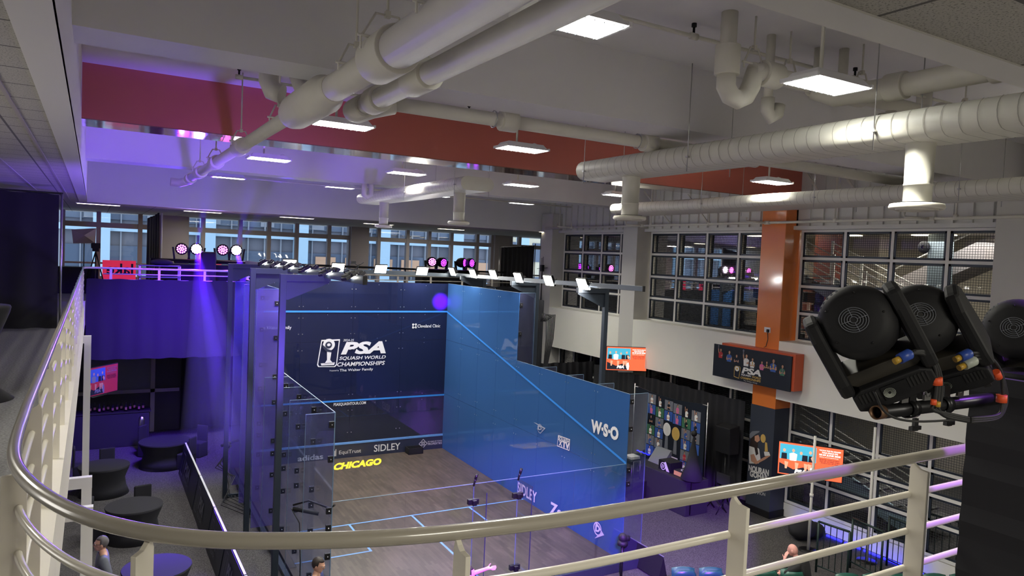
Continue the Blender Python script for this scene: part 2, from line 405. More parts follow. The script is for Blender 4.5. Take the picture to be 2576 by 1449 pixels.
class Plane:
    """a flat face in the place: origin (bottom left), unit directions u (reading direction) and v (up)"""
    def __init__(s, o, u, v, n, W=1, H=1): s.o = Vector(o); s.u = Vector(u).normalized(); s.v = Vector(v).normalized(); s.n = Vector(n).normalized(); s.W = W; s.H = H
    def p(s, a, b, d=0.0): return s.o+s.u*(a*s.W)+s.v*(b*s.H)+s.n*d
    def text(s, mb, t, x, y, w, h, d=.004, **k):
        vs, fs = text_mesh(t, **k); return mb.add([s.p(x+a*w, y+b*h, d) for a, b in vs], fs)
    def rect(s, mb, x, y, w, h, d=.003): return mb.poly([s.p(x, y, d), s.p(x+w, y, d), s.p(x+w, y+h, d), s.p(x, y+h, d)])
    def poly(s, mb, pts, d=.003): return mb.poly([s.p(a, b, d) for a, b in pts])
    def disc(s, mb, x, y, rx, ry, d=.003, n=16): return mb.poly([s.p(x+rx*math.cos(2*math.pi*k/n), y+ry*math.sin(2*math.pi*k/n), d) for k in range(n)])
    def ring(s, mb, x, y, rx, ry, t, d=.003, n=20):
        a = [(x+rx*math.cos(2*math.pi*k/n), y+ry*math.sin(2*math.pi*k/n)) for k in range(n)]
        b = [(x+(rx-t)*math.cos(2*math.pi*k/n), y+(ry-t*s.W/s.H)*math.sin(2*math.pi*k/n)) for k in range(n)]
        for k in range(n): j = (k+1) % n; mb.poly([s.p(*a[k], d), s.p(*a[j], d), s.p(*b[j], d), s.p(*b[k], d)])
        return mb
    def frame(s, mb, pts, t, d=.003):
        """outline strip of a closed polygon, t in face units"""
        c = (sum(p[0] for p in pts)/len(pts), sum(p[1] for p in pts)/len(pts)); n = len(pts)
        wx = max(p[0] for p in pts)-min(p[0] for p in pts); wy = max(p[1] for p in pts)-min(p[1] for p in pts)
        ins = [(c[0]+(p[0]-c[0])*(1-2*t/wx), c[1]+(p[1]-c[1])*(1-2*t*s.W/s.H/wy)) for p in pts]
        for k in range(n): j = (k+1) % n; mb.poly([s.p(*pts[k], d), s.p(*pts[j], d), s.p(*ins[j], d), s.p(*ins[k], d)])
        return mb
# ================================================================== the building
XW, XB, XL = 6.0, 5.4, -10.4          # window plane, face of the band and columns, face of the left balcony
ZU, ZC, ZS = 4.6, 7.6, 9.12           # raised floors, low ceilings, slab over the hall
def struct(name, mb, m, **k): return mb.build(name, m, kind='structure', **k)
struct('floor', MB().box((-15, -26, -.35), (14, 12.6, -.15)), M['carpet'])
struct('floor', MB().box((-15, -26, 4.40), (XL-.12, 12.6, ZU)).box((XL-.12, 3.25, 4.40), (12, 12.6, ZU)).box((XL-.12, -26, 4.40), (XW, -19.95, ZU)), M['carpet_upper'])
# slab edges with the rounded corner under the rail
def corner(x0, y0, r, n=10):
    """points along the edge: down the left side, round the near corner, along the near side"""
    cx, cy = x0+r, y0+r
    return [(cx-r*math.cos(t*math.pi/2/n), cy-r*math.sin(t*math.pi/2/n)) for t in range(n+1)]
edge = [(XL, 2.95)]+corner(XL, -19.72, 1.15)+[(XW, -19.72)]
mb = MB()
for i in range(len(edge)-1):
    (xa, ya), (xb, yb) = edge[i], edge[i+1]
    d = Vector((xb-xa, yb-ya, 0)).normalized(); nrm = Vector((d.y, -d.x, 0))
    A = Vector((xa, ya, 3.95)); B = Vector((xb, yb, 3.95)); up = Vector((0, 0, .72)); o_ = nrm*.14
    vs = [A, B, B+up, A+up, A+o_, B+o_, B+o_+up, A+o_+up]
    mb.add(vs, [(0,1,2,3),(4,7,6,5),(3,2,6,7),(0,4,5,1),(0,3,7,4),(1,5,6,2)])
struct('trim_1', mb, M['slab_edge'])
struct('trim_2', MB().box((XL, 3.0, 3.95), (XB, 3.12, 4.66)), M['slab_edge'])
struct('ceiling', MB().box((XL, -19.6, ZS), (6.4, 3.1, ZS+.2)), M['ceiling_paint'])
struct('ceiling', MB().box((-15, -26, ZC), (XL-.2, 12.6, ZC+.05)).box((XL-.2, -26, ZC), (XW, -19.7, ZC+.05)).box((XL-.2, 3.2, ZC), (12, 12.6, ZC+.05)), M['acoustic_tile'])
struct('ceiling', MB().box((-15, -26, 3.85), (XL-.2, 12.6, 3.9)).box((XL-.2, 3.2, 3.85), (12, 12.6, 3.9)), M['gym_dark'])
struct('trim_3', MB().box((XL-.2, -19.7, ZC-.01), (XL, 3.2, ZC+.06)).box((XL, -19.7, ZC-.01), (XW, -19.5, ZC+.06)).box((XL-.14, -19.6, ZC), (XL, 3.1, ZS+.1)).box((XL, -19.62, ZC), (XW, -19.5, ZS+.1)), M['drywall'])
struct('trim_4', MB().box((XL, 3.0, ZC-.01), (12, 3.2, ZS+.1)), M['ceiling_paint'])
struct('trim_5', MB().bar((XL-.42, -26, ZC-.005), (XL-.42, 3.2, ZC-.005), .03, .012).bar((XL-1.0, -26, ZC-.005), (XL-1.0, 3.2, ZC-.005), .03, .012).bar((XL-1.7, -26, ZC-.005), (XL-1.7, 3.2, ZC-.005), .03, .012), M['taupe'])
# beams across the hall
def beam(y0, y1, m, label, under=None):
    t = thing('ceiling_beam', label, 'beam', (-2.2, (y0+y1)/2, 8.29))
    MB().box((XL, y0, 8.30), (XW, y1, ZS+.02)).build('beam_side', M[m], t)
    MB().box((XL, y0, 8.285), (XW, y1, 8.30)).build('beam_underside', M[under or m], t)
    return t
beam(-14.47, -13.83, 'ceiling_paint', 'grey-white concrete ceiling beam nearest the viewer, behind the big white pipes')
beam(-9.05, -8.25, 'orange_beam', 'dark red-orange painted ceiling beam with a shiny underside', 'orange_shiny')
beam(-3.12, -2.4, 'ceiling_paint', 'grey-white ceiling beam farther back, just beyond the orange one')
# left side, near side and the shell behind the camera
struct('wall_left', MB().box((-15.2, -26, -.2), (-15, 12.6, ZC)), M['drywall'])
struct('wall_near', MB().box((-15, -26.2, -.2), (6, -26, ZC+.1)), M['drywall'])
struct('wall_under', MB().box((XL-2.2, -20, -.15), (XL-2.0, 3, 3.86)).box((XL-2, -20.1, -.15), (XW, -19.9, 4.0)), M['taupe'])
# right wall: band, columns, siding
struct('wall_right', MB().box((XB, -26, 3.06), (XW+.1, 2.1, ZU)).box((XB, -26, ZU), (XW+.1, -14.85, ZS)).box((XW-.05, -26, -.2), (XW+.1, 2.1, .22)).box((XB, -26, -.2), (XW+.1, -14.85, 3.06)), M['wall_paint'])
mb = MB(); mb.box((5.86, -19.5, 7.60), (6.2, 3.0, ZS)).box((5.70, -19.5, 7.54), (6.0, 3.0, 7.64))
y = -19.4
while y < 2.9: mb.box((5.80, y, 7.64), (5.87, y+.13, ZS)); y += .40
struct('wall_upper_right', mb, M['siding'])
def column(y0, y1, m, label, z1=8.29, z0=-.15):
    t = thing('column', label, 'column', (5.75, (y0+y1)/2, -.15))
    MB().box((XB-.003, y0, z0), (XW+.12, y1, z1)).build('column_shaft', M[m], t, bev=.01)
    return t
oc = column(-9.0, -8.22, 'orange', 'glossy orange column carrying the red beam', z0=2.78)
MB().box((XB-.01, -9.01, -.15), (XW+.12, -8.21, 2.78)).build('column_wrap', M['navy_wrap'], oc)['label'] = 'dark navy printed wrap on the lower column'
MB().box((XB-.03, -9.03, -.15), (XW+.1, -8.19, .03)).build('column_base', M['black_plastic'], oc)
column(-3.08, -2.33, 'grey_column', 'pale grey column between the left and middle upper windows')
column(-14.88, -14.05, 'grey_column', 'grey column at the right end of the upper windows')
column(2.05, 2.85, 'grey_column', 'grey column at the far end of the windowed wall')
# windows of the right wall
def window(n, ys, zs, wired=True, m='white_paint', x=XW):
    t = thing('window_%d' % n, 'x', 'window', (x, (ys[0]+ys[-1])/2, zs[0])); del t['label']; del t['category']; t['kind'] = 'structure'
    mb = MB()
    for y in ys: mb.box((x-.05, y-.035, zs[0]-.03), (x+.05, y+.035, zs[-1]+.03))
    for z in zs: mb.box((x-.055, min(ys)-.03, z-.035), (x+.055, max(ys)+.03, z+.035))
    mb.build('window_frame', M[m], t)
    MB().poly([(x+.07, min(ys), zs[0]), (x+.07, max(ys), zs[0]), (x+.07, max(ys), zs[-1]), (x+.07, min(ys), zs[-1])]).build('pane', M['pane_window'], t)
    if wired:
        g = MB(); w = MB(); s_ = sorted(ys)
        for i in range(len(s_)-1):
            for j in range(len(zs)-1):
                a, b, c, d = s_[i]+.035, s_[i+1]-.035, zs[j]+.035, zs[j+1]-.035
                w.poly([(x-.02, a, c), (x-.02, b, c), (x-.02, b, d), (x-.02, a, d)])
                for q in ((a, c, a+.05, d), (b-.05, c, b, d), (a, c, b, c+.05), (a, d-.05, b, d)): g.box((x-.035, q[0], q[1]), (x-.005, q[2], q[3]))
        g.build('mesh_frame', M['steel_frame'], t); w.build('wire_mesh', M['wire_mesh'], t)
    return t
ZW = (4.62, 5.34, 6.06, 6.80, 7.52)
window(1, (-13.98, -12.85, -11.58, -10.35, -9.10), ZW)
window(2, (-8.16, -6.95, -5.69, -4.43, -3.17), ZW)
window(3, (-2.27, -1.55, -.45, .72, 1.98), ZW)
ZL = (.28, 1.0, 1.62, 2.16, 3.03)
window(4, (-13.98, -12.78, -11.54, -10.28, -9.06), ZL)
window(5, (-8.16, -6.95, -5.69, -4.43, -3.17), ZL)
window(6, (-2.27, -1.2, -.1, 1.0, 2.0), ZL)
# rooms behind the glass on the right
struct('wall_gym', MB().box((13.9, -20, -.2), (14.1, 12.6, 8.2)).box((6.1, -20.1, -.2), (14, -20, 8.2)), M['gym_wall'])
struct('floor', MB().box((6.3, -8.9, 4.2), (14, 3.2, 4.4)), M['gym_floor'])
struct('ceiling', MB().box((6.2, -20, 7.72), (14, 3.2, 7.8)), M['acoustic_tile'])
struct('wall_gym_back', MB().box((11.8, 3.3, 4.6), (12, 12.6, 7.6)), M['wall_paint'])
struct('trim_6', MB().box((9.2, -13.2, -.15), (9.8, -12.6, 7.7)), M['gym_wall'])
struct('trim_7', MB().box((11.2, -7.9, 4.4), (11.8, -7.3, 7.7)), M['gym_wall'])
# far wall with its windows
YF = 11.2
fx = [(-15.0, -11.3), (12.0, 12.2)]
struct('wall_far', MB().box((-15, YF, 4.4), (12.2, YF+.2, 4.95)).box((-15, YF, 7.59), (12.2, YF+.2, 7.75)).box((-15, YF, -.2), (12.2, YF+.2, 4.4)), M['taupe'])
for lab, x0, x1 in (('taupe column in the far window wall, left of the moving heads', at(405, 600, 'Y', 10.9).x, at(467, 600, 'Y', 10.9).x), ('taupe column in the middle of the far window wall', at(884, 600, 'Y', 10.9).x, at(921, 600, 'Y', 10.9).x), ('taupe column in the far window wall behind the short black drape', at(1246, 600, 'Y', 10.9).x, at(1283, 600, 'Y', 10.9).x)):
    t = thing('column', lab, 'column', (x0, 11.0, 4.6)); MB().box((x0, 10.9, ZU), (x1, 11.6, ZC)).build('column_shaft', M['taupe'], t)
_mx = lambda *px: [at(p, 600, 'Y', YF).x for p in px]
bays = [(at(155, 600, 'Y', YF).x, at(405, 600, 'Y', YF).x, _mx(249, 353.5)), (at(467, 600, 'Y', YF).x, at(884, 600, 'Y', YF).x, _mx(511.5, 605, 677, 747, 828)), (at(921, 600, 'Y', YF).x, at(1240, 600, 'Y', YF).x, _mx(953, 1025.5, 1080, 1136, 1201)), (at(1283, 600, 'Y', YF).x, 11.0, _mx(1307, 1366))]
for k, (x0, x1, ms) in enumerate(bays):
    t = thing('window_%d' % (7+k), 'x', 'window', ((x0+x1)/2, YF, 4.95)); del t['label']; del t['category']; t['kind'] = 'structure'
    mb = MB()
    for x in (x0+.05, *ms, x1-.05): mb.box((x-.10, YF-.12, 4.9), (x+.06, YF+.1, 7.6))
    for z, hz in ((4.98, .07), (5.57, .035), (7.08, .10)): mb.box((x0, YF-.10, z-hz), (x1, YF+.08, z+hz))
    mb.build('window_frame', M['taupe'], t)
    MB().poly([(x0, YF+.05, 4.95), (x1, YF+.05, 4.95), (x1, YF+.05, 7.6), (x0, YF+.05, 7.6)]).build('pane', M['pane_window'], t)
# the office block across the street
t = thing('office_building', 'pale glass and metal office block across the street beyond the far windows', 'building', (0, 24, 0))
MB().box((-40, 24.3, -6), (16, 25, 16)).build('wall', M['facade'], t)
wh = MB()
for i in range(56): x = -38+i*.97; wh.box((x-.035, 24.1, -6), (x+.035, 24.3, 16))
wh.build('mullions', M['facade_grey'], t)
for z in (2.0, 4.9, 7.55, 10.4):
    o = MB()
    MB().box((-40, 24.22, z+.1), (16, 24.31, z+1.3)).build('glass_band', M['facade_glass'], t)
for z in (1.4, 4.30, 7.0, 9.85): MB().box((-40, 23.95, z), (16, 24.25, z+.34)).build('spandrel_band', M['facade_light'], t)
for i in range(10):
    x = 1.03+5.42*(i-6); MB().box((x-.45, 23.7, -6), (x+.38, 24.2, 16)).build('fin_panel', M['facade_light'], t)
for i in range(7): MB().box((2.0+i*1.94, 24.12, 4.95), (3.3+i*1.94, 24.18, 6.0)).build('blind', M['facade_tan'], t)
for i in range(9): MB().box((-20+i*3.1, 24.12, 7.7), (-19.2+i*3.1, 24.18, 8.5)).build('blind', M['facade_grey'], t)
t = thing('stone_building', 'beige stone building at the right end of the street', 'building', (24, 30, 0))
MB().box((16.5, 27, -6), (36, 31, 18)).build('wall', M['facade_beige'], t)
mb = MB()
for i in range(6):
    for z in (3.5, 6.2, 8.9, 11.6): mb.box((17.4+i*2.6, 26.95, z), (18.5+i*2.6, 27.02, z+1.5))
mb.build('window_glass', M['facade_glass'], t)
# ================================================================== hung under the slab
# strip fixtures
def fixture(loc, label):
    t = thing('ceiling_light', label, 'light fixture', loc, 'white ceiling lights in a grid over the hall')
    x, y, z = loc
    mb = MB(); P = [(-.40, -.20), (.40, -.20), (.40, .20), (-.40, .20)]
    vs = [(x+a, y+b, z-.05) for a, b in P]+[(x+a*.82, y+b*.72, z+.04) for a, b in P]
    mb.add(vs, [(0,1,2,3),(7,6,5,4),(0,4,5,1),(1,5,6,2),(2,6,7,3),(3,7,4,0)])
    mb.box((x-.42, y-.21, z-.058), (x-.39, y+.21, z-.02)).box((x+.39, y-.21, z-.058), (x+.42, y+.21, z-.02)).build('housing', M['white'], t)
    mb = MB()
    for k in range(4):
        mb.box((x-.385, y-.185+k*.097, z-.062), (x+.385, y-.105+k*.097, z-.051))
    mb.build('diffuser', M['lamp_white'], t)
    mb = MB()
    for k in range(9): mb.box((x-.36+k*.088, y-.19, z-.072), (x-.352+k*.088, y+.19, z-.062))
    mb.build('louvre', M['steel'], t)
    MB().tube([(x-.1, y, z+.03), (x-.1, y, ZS)], .018, 8).build('stem', M['white_pipe'], t)
    MB().lathe([(.0, 0), (.05, 0), (.055, .03), (.0, .05)], (x+.3, y+.1, z+.05), 10).build('sensor', M['white'], t)
    return t
rowname = ['first row, nearest the viewer', 'second row, in front of the red beam', 'third row, behind the red beam', 'fourth row, farthest away']
colname = ['leftmost', 'second from the left', 'third from the left', 'rightmost']
f0 = None
for j, y in enumerate(LIGHT_Y):
    for i, x in enumerate(LIGHT_X):
        if j == 0 and i > 1: continue
        lab = 'ceiling light, %s of the %s' % (colname[i], rowname[j])
        f0 = fixture((x, y, LIGHT_Z), lab) if f0 is None else (dup(f0, (x, y, LIGHT_Z), lab))
# warm troffers of the far low ceiling
for k, (px, py) in enumerate(((248, 513), (510, 532), (747, 547), (952, 563), (1135, 576), (1390, 584))):
    p = at(px, py, 'Z', ZC-.01)
    t = thing('recessed_light', 'warm recessed light in the low far ceiling, %s' % ('leftmost one', 'second from the left', 'third from the left', 'above the middle column', 'right of the middle column', 'at the right end by the corner')[k], 'light fixture', p, 'recessed lights in the far ceiling')
    MB().box((p.x-.6, p.y-.15, ZC-.03), (p.x+.6, p.y+.15, ZC-.005)).build('trim_ring', M['white'], t)
    MB().box((p.x-.57, p.y-.12, ZC-.034), (p.x+.57, p.y+.12, ZC-.03)).build('diffuser', M['lamp_warm'], t)
def ringed(mb, pts_d, r):  # thick sleeve along a piece of a pipe
    mb.tube(pts_d, r, 24)
# the two big pipes that run away from the viewer, and their hangers
XA, ZA = -8.30, 8.0
t = thing('overhead_pipe', 'large insulated white pipe running away from the viewer under the ceiling', 'pipe', (XA, -12, ZA))
MB().tube([(XA, -26, ZA), (XA, -16.3, ZA)], .15, 28).tube([(XA, -16.3, ZA), (XA, -14.3, ZA)], .125, 28).build('pipe_run', M['white_pipe'], t)
MB().tube([(XA, -16.55, ZA), (XA, -16.1, ZA)], .185, 28).build('coupling', M['white_pipe'], t, bev=.008)
MB().tube([(XA, -14.95, ZA), (XA, -14.7, ZA), (XA, -14.6, ZA), (XA, -13.5, ZA), (XA, -13.32, ZA), (XA, -13.25, ZA)], [.13, .15, .19, .19, .165, .10], 28).build('reducer', M['white_pipe'], t)
MB().tube([(XA, -13.6, ZA), (XA, -2.9, ZA)], .085, 20).build('thin_run', M['white_pipe'], t)
for y0, y1 in ((-10.2, -9.75), (-7.6, -7.2), (-5.4, -4.9), (-3.6, -3.2)):
    MB().tube([(XA, y0, ZA), (XA, y1, ZA)], .125, 20).build('coupling', M['white_pipe'], t, bev=.008)
MB().tube([(XA, -2.95, ZA), (XA-.02, -2.75, ZA-.02), (XA-.15, -2.6, ZA-.06), (XA-.35, -2.6, ZA-.05)], .10, 16).build('elbow', M['white_pipe'], t)
XP = -7.78
t2 = thing('overhead_pipe', 'second insulated white pipe beside the largest one, ending in an elbow', 'pipe', (XP, -16, ZA))
MB().tube([(XP, -26, ZA+.02), (XP, -14.3, ZA+.02)], .10, 24).build('pipe_run', M['white_pipe'], t2)
for y0, y1 in ((-15.95, -15.55), (-14.75, -14.5), (-19.9, -19.4)): MB().tube([(XP, y0, ZA+.02), (XP, y1, ZA+.02)], .135, 24).build('coupling', M['white_pipe'], t2, bev=.006)
MB().tube([(XP, -14.3, ZA+.02), (XP, -13.9, ZA+.02), (XP+.08, -13.75, ZA+.04), (XP+.25, -13.72, ZA+.12), (XP+.5, -13.72, ZA+.2)], .125, 20).build('elbow', M['white_pipe'], t2)
t3 = thing('overhead_pipe', 'white pipe crossing from left to right in front of the red beam', 'pipe', (-3, -13.72, 8.2))
YC_, ZC_ = -13.72, 8.2
MB().tube([(XP+.45, YC_, ZC_), (3.9, YC_, ZC_)], .085, 20).build('pipe_run', M['white_pipe'], t3)
for x in (-5.85, -3.55, -1.45): MB().tube([(x, YC_, ZC_), (x+.22, YC_, ZC_)], .13, 20).build('coupling', M['white_pipe'], t3, bev=.006)
for x in (-5.95, -3.65, -1.55):
    MB().tube([(x, YC_, ZC_+.09), (x, YC_, 8.6)], .008, 6).tube([(x, YC_+.1*math.cos(a), ZC_+.1*math.sin(a)) for a in [k*math.pi/8 for k in range(17)]], .008, 6).build('hanger', M['steel'], t3)
def hanger(par, x, y, z, r, top=ZS):
    mb = MB()
    mb.tube([(x, y, top), (x, y, z+r+.16)], .011, 8)
    mb.tube([(x-r-.02, y, z+.02), (x-r-.02, y, z+r*.6), (x-r*.5, y, z+r+.12), (x+r*.5, y, z+r+.12), (x+r+.02, y, z+r*.6), (x+r+.02, y, z+.02)], .010, 8)
    mb.tube([(x-r-.045, y, z+r*.65), (x+r+.045, y, z+r*.65)], .012, 8)
    mb.box((x-.02, y-.02, z+r+.10), (x+.02, y+.02, z+r+.15))
    mb.build('hanger', M['white_pipe'], par)
for y, r in ((-16.3, .185), (-17.3, .15), (-15.55, .13), (-10.0, .12), (-7.4, .12), (-5.1, .12), (-12.6, .09), (-19.2, .16)): hanger(t, XA, y, ZA, r)
for y in (-15.7, -19.6): hanger(t2, XP, y, ZA+.02, .135)
# riser cluster behind the left pipes, close to the beam
t = thing('drain_pipes', 'white insulated drain fittings tucked above the big pipe at its reducer', 'pipe', (-8.2, -13.3, 8.6))
for x, y, r, z0 in ((-8.55, -13.2, .11, 8.2), (-8.28, -13.35, .08, 8.25), (-8.1, -13.3, .08, 8.25)): MB().tube([(x, y, ZS), (x, y, z0+.15), (x+.03, y-.08, z0+.03), (x+.12, y-.14, z0)], r, 16).build('pipe_bend', M['white_pipe'], t)
# flat oval spiral ducts
def oval_duct(name, label, x0, x1, y0, y1, z0, z1, seams, neck=(), h1=None, steps=None):
    t = thing('air_duct', label, 'duct', ((x0+x1)/2, (y0+y1)/2, z0))
    def ring(y, s=1.0, gx=0.0):
        r = (z1-z0)/2*s; zc = (z0+z1)/2; pts = []
        for k in range(9): a = math.pi/2+k*math.pi/8; pts.append((x0+(z1-z0)/2+r*math.cos(a)-gx, y, zc+r*math.sin(a)))
        for k in range(9): a = -math.pi/2+k*math.pi/8; pts.append((x1-(z1-z0)/2+r*math.cos(a)+gx, y, zc+r*math.sin(a)))
        return pts
    mb = MB(); A = ring(y0); B = ring(y1); n = len(A)
    mb.add(A+B, [(i, (i+1) % n, (i+1) % n+n, i+n) for i in range(n)], True); mb.add(A, [tuple(range(n))]); mb.add(B, [tuple(reversed(range(n)))])
    mb.build('duct_body', M['duct'], t)
    sm = MB(); y = y0+seams
    while y < y1:
        C = ring(y-.004, 1.03, .003); D = ring(y+.004, 1.03, .003); sm.add(C+D, [(i, (i+1) % n, (i+1) % n+n, i+n) for i in range(n)], True); y += seams
    o = sm.build('spiral_seams', M['seam'], t); o['kind'] = 'stuff'
    for (y, w) in neck:
        xc = (x0+x1)/2; q = MB().lathe([(w*.62, .04), (w*.56, -.04), (w*.54, -.40), (w*.56, -.40), (w*.56, -.42), (w*.54, -.42), (w*.54, -.58)], (xc, y, z0), 28)
        q.build('duct_neck', M['duct'], t)
        d = MB().lathe([(w*.52, -.58), (w*1.02, -.60), (w*1.06, -.63), (w*1.0, -.655), (w*.86, -.645), (w*.80, -.60)], (xc, y, z0), 32).build('diffuser', M['white_pipe'], t)
        g = MB()
        for rr in (.70, .54, .38, .22): g.lathe([(w*rr, -.60), (w*(rr+.10), -.665), (w*(rr+.11), -.66), (w*rr+.01, -.59)], (xc, y, z0), 28)
        g.build('louvre_rings', M['white_pipe'], d)
        MB().lathe([(0, -.585), (w*.8, -.585)], (xc, y, z0), 24).build('dark_throat', M['black_plastic'], d)
    return t
d1 = oval_duct('d1', 'large white spiral duct with two round diffusers, nearest on the right', -3.50, -2.75, -26, -12.05, 7.80, 8.10, .16, neck=((-13.0, .24), (-17.45, .24)))
d2 = oval_duct('d2', 'long thin white spiral duct closest to the windowed wall', 1.85, 3.15, -26, -6.1, 7.80, 8.06, .16)
d3 = oval_duct('d3', 'distant white duct with two round diffusers beyond the red beam', -3.95, -3.20, -8.75, -2.2, 7.80, 8.08, .2, neck=((-7.95, .22), (-3.4, .22)))
for d, xs, ys in ((d1, (-3.52, -2.73), (-12.3, -14.6, -17.2)), (d2, (1.83, 3.17), (-6.6, -9.5, -12.5, -15.2)), (d3, (-3.97, -3.18), (-8.5, -5.8))):
    for y in ys:
        for x in xs: MB().tube([(x, y, ZS), (x, y, 7.72)], .006, 6).box((x-.02, y-.02, 7.90), (x+.02, y+.02, 7.92)).build('hanger_wire', M['steel'], d)
# riser cluster at the top right
t = thing('drain_pipes', 'cluster of white insulated drain pipes and risers at the upper right', 'pipe', (-3.5, -16.3, 8.6))
E_ = ((-4.58, -16.22, .085, 8.33), (-3.66, -15.98, .05, 8.25), (-2.85, -15.99, .05, 8.45), (-2.60, -16.15, .055, 8.45), (-.15, -15.7, .10, 8.3))
for x, y, r, z0 in E_:
    MB().tube([(x, y, ZS), (x, y, z0+.1)], r, 18).build('riser', M['white_pipe'], t)
MB().tube([(-4.58, -16.22, 8.78), (-4.58, -16.22, 8.48)], .13, 20).build('coupling', M['white_pipe'], t, bev=.006)
MB().tube([(-4.58, -16.22, 8.52), (-4.58, -16.22, 8.36), (-4.53, -16.24, 8.27), (-4.44, -16.26, 8.24), (-4.34, -16.27, 8.29), (-4.28, -16.28, 8.4), (-4.25, -16.29, 8.52), (-4.16, -16.30, 8.56), (-4.0, -16.3, 8.56)], .10, 18).build('trap_bend', M['white_pipe'], t)
MB().tube([(-3.66, -15.98, 8.42), (-3.66, -15.98, 8.28), (-3.62, -16.0, 8.2), (-3.52, -16.0, 8.26), (-3.5, -16.0, 8.36)], .075, 16).build('trap_bend', M['white_pipe'], t)
MB().tube([(-4.3, -16.3, 8.56), (-.2, -16.45, 8.50)], .085, 20).build('pipe_run', M['white_pipe'], t)
for x in (-4.15, -3.35, -2.75, -1.0, -.5): MB().tube([(x, -16.3-(x+4.3)*.03, 8.555), (x+.24, -16.31-(x+4.3)*.03, 8.55)], .135, 20).build('coupling', M['white_pipe'], t, bev=.006)
MB().tube([(-3.35, -16.32, 8.5), (-3.2, -16.5, 8.42), (-3.18, -17.0, 8.40), (-3.2, -26, 8.40)], [.10, .115, .115, .125], 20).build('branch_run', M['white_pipe'], t)
for y in (-17.1, -18.1): MB().tube([(-3.19, y, 8.4), (-3.19, y-.2, 8.4)], .14, 20).build('coupling', M['white_pipe'], t, bev=.006)
MB().tube([(-3.08, -17.35, ZS), (-3.08, -17.35, 8.95), (-3.0, -17.4, 8.84), (-2.86, -17.42, 8.84), (-2.8, -17.42, 8.95), (-2.8, -17.42, ZS)], .13, 18).build('trap_bend', M['white_pipe'], t)
for x, y in ((-4.28, -16.3), (-3.6, -16.2), (-2.6, -16.4), (-.45, -16.42)): hanger(t, x, y, 8.55, .12)
MB().tube([(-2.3, -16.5, 8.35), (-2.3, -16.5, 8.22), (-2.22, -16.5, 8.15), (-2.16, -16.5, 8.24), (-2.16, -16.5, 8.4)], .06, 14).build('trap_bend', M['white_pipe'], t)
# sprinkler lines
def sprinkler(label, pts, heads, r=.022, drops=()):
    t = thing('sprinkler_line', label, 'pipe', pts[0])
    MB().tube(pts, r, 10).build('pipe_run', M['white_pipe'], t)
    for p in heads:
        p = Vector(p); MB().tube([p, p+Vector((0, 0, .10))], .014, 8).tube([p+Vector((0, 0, .10)), p+Vector((0, 0, .15))], .028, 8).build('sprinkler_head', M['black_plastic'], t)
        MB().tube([p-Vector((.05, 0, 0)), p+Vector((.05, 0, 0))], r*1.7, 10).build('fitting', M['white_pipe'], t)
    for p in drops:
        p = Vector(p); MB().tube([p, Vector((p.x, p.y, ZS))], r*.7, 8).tube([p-Vector((0, 0, .04)), p+Vector((0, 0, .07))], r*1.5, 10).build('drop_pipe', M['white_pipe'], t)
    return t
sprinkler('thin white sprinkler pipe near the slab at the top, right of the big pipes', [(-7.6, -15.75, 8.98), (.5, -15.75, 8.98)], [(-4.62, -15.75, 8.98), (-1.8, -15.75, 8.98)])
sprinkler('thin white sprinkler pipe above the left part of the red beam', [(-8.42, -10.3, 8.98), (3.5, -10.3, 8.98)], [(-8.40, -10.3, 8.98), (-4.6, -10.3, 8.98)])
sprinkler('thin white sprinkler pipe low beyond the red beam, between the far lights', [(-8.0, -1.9, 8.25), (3.5, -1.9, 8.25)], [(-3.6, -1.9, 8.25)])
sp = sprinkler('long white sprinkler pipe along the windowed wall above the upper windows', [(5.15, 2.2, 7.70), (5.15, -26, 7.70)], [], r=.034, drops=[(5.15, y, 7.70) for y in (1.2, -2.2, -4.0, -6.5, -10.6, -13.4)])
for y in (-3.6, -8.6, -12.9, .4):
    MB().tube([(5.15, y, 7.70), (4.75, y+.35, 7.72), (4.75, y+.35, 7.82)], .025, 8).tube([(5.15, y-.08, 7.7), (5.15, y+.08, 7.7)], .05, 10).build('branch', M['white_pipe'], sp)
MB().tube([(-4.3, -3.9, 8.20), (-4.3, -3.9, 7.92), (-4.22, -3.9, 7.86), (-4.12, -3.9, 7.92), (-4.12, -3.9, 8.2)], .07, 14).build('drain_trap', M['white_pipe']).update_tag()
tag(bpy.data.objects['drain_trap'], 'small white insulated pipe trap hanging left of the distant duct', 'pipe')
# slanting steel braces in front of the siding
for k, (a, b) in enumerate((((1540, 440), (1610, 545)), ((1612, 470), (1690, 580)), ((1730, 490), (1780, 560)), ((1925, 415), (1985, 490)), ((2022, 425), (2058, 480)), ((2125, 440), (2170, 505)), ((2232, 450), (2275, 505)))):
    p = at(*a, 'X', 5.55); q = at(*b, 'X', 5.55); q.z = max(q.z, 7.7)
    tag(MB().bar(p, q, .05, .05).build('steel_brace', M['duct'], base=p), 'slanting grey steel brace before the upper siding, %s' % ('leftmost', 'second from the left', 'third from the left', 'at the right edge of the red beam', 'fifth from the left', 'sixth from the left, under the large duct', 'rightmost')[k], 'brace', 'slanting braces along the upper wall')
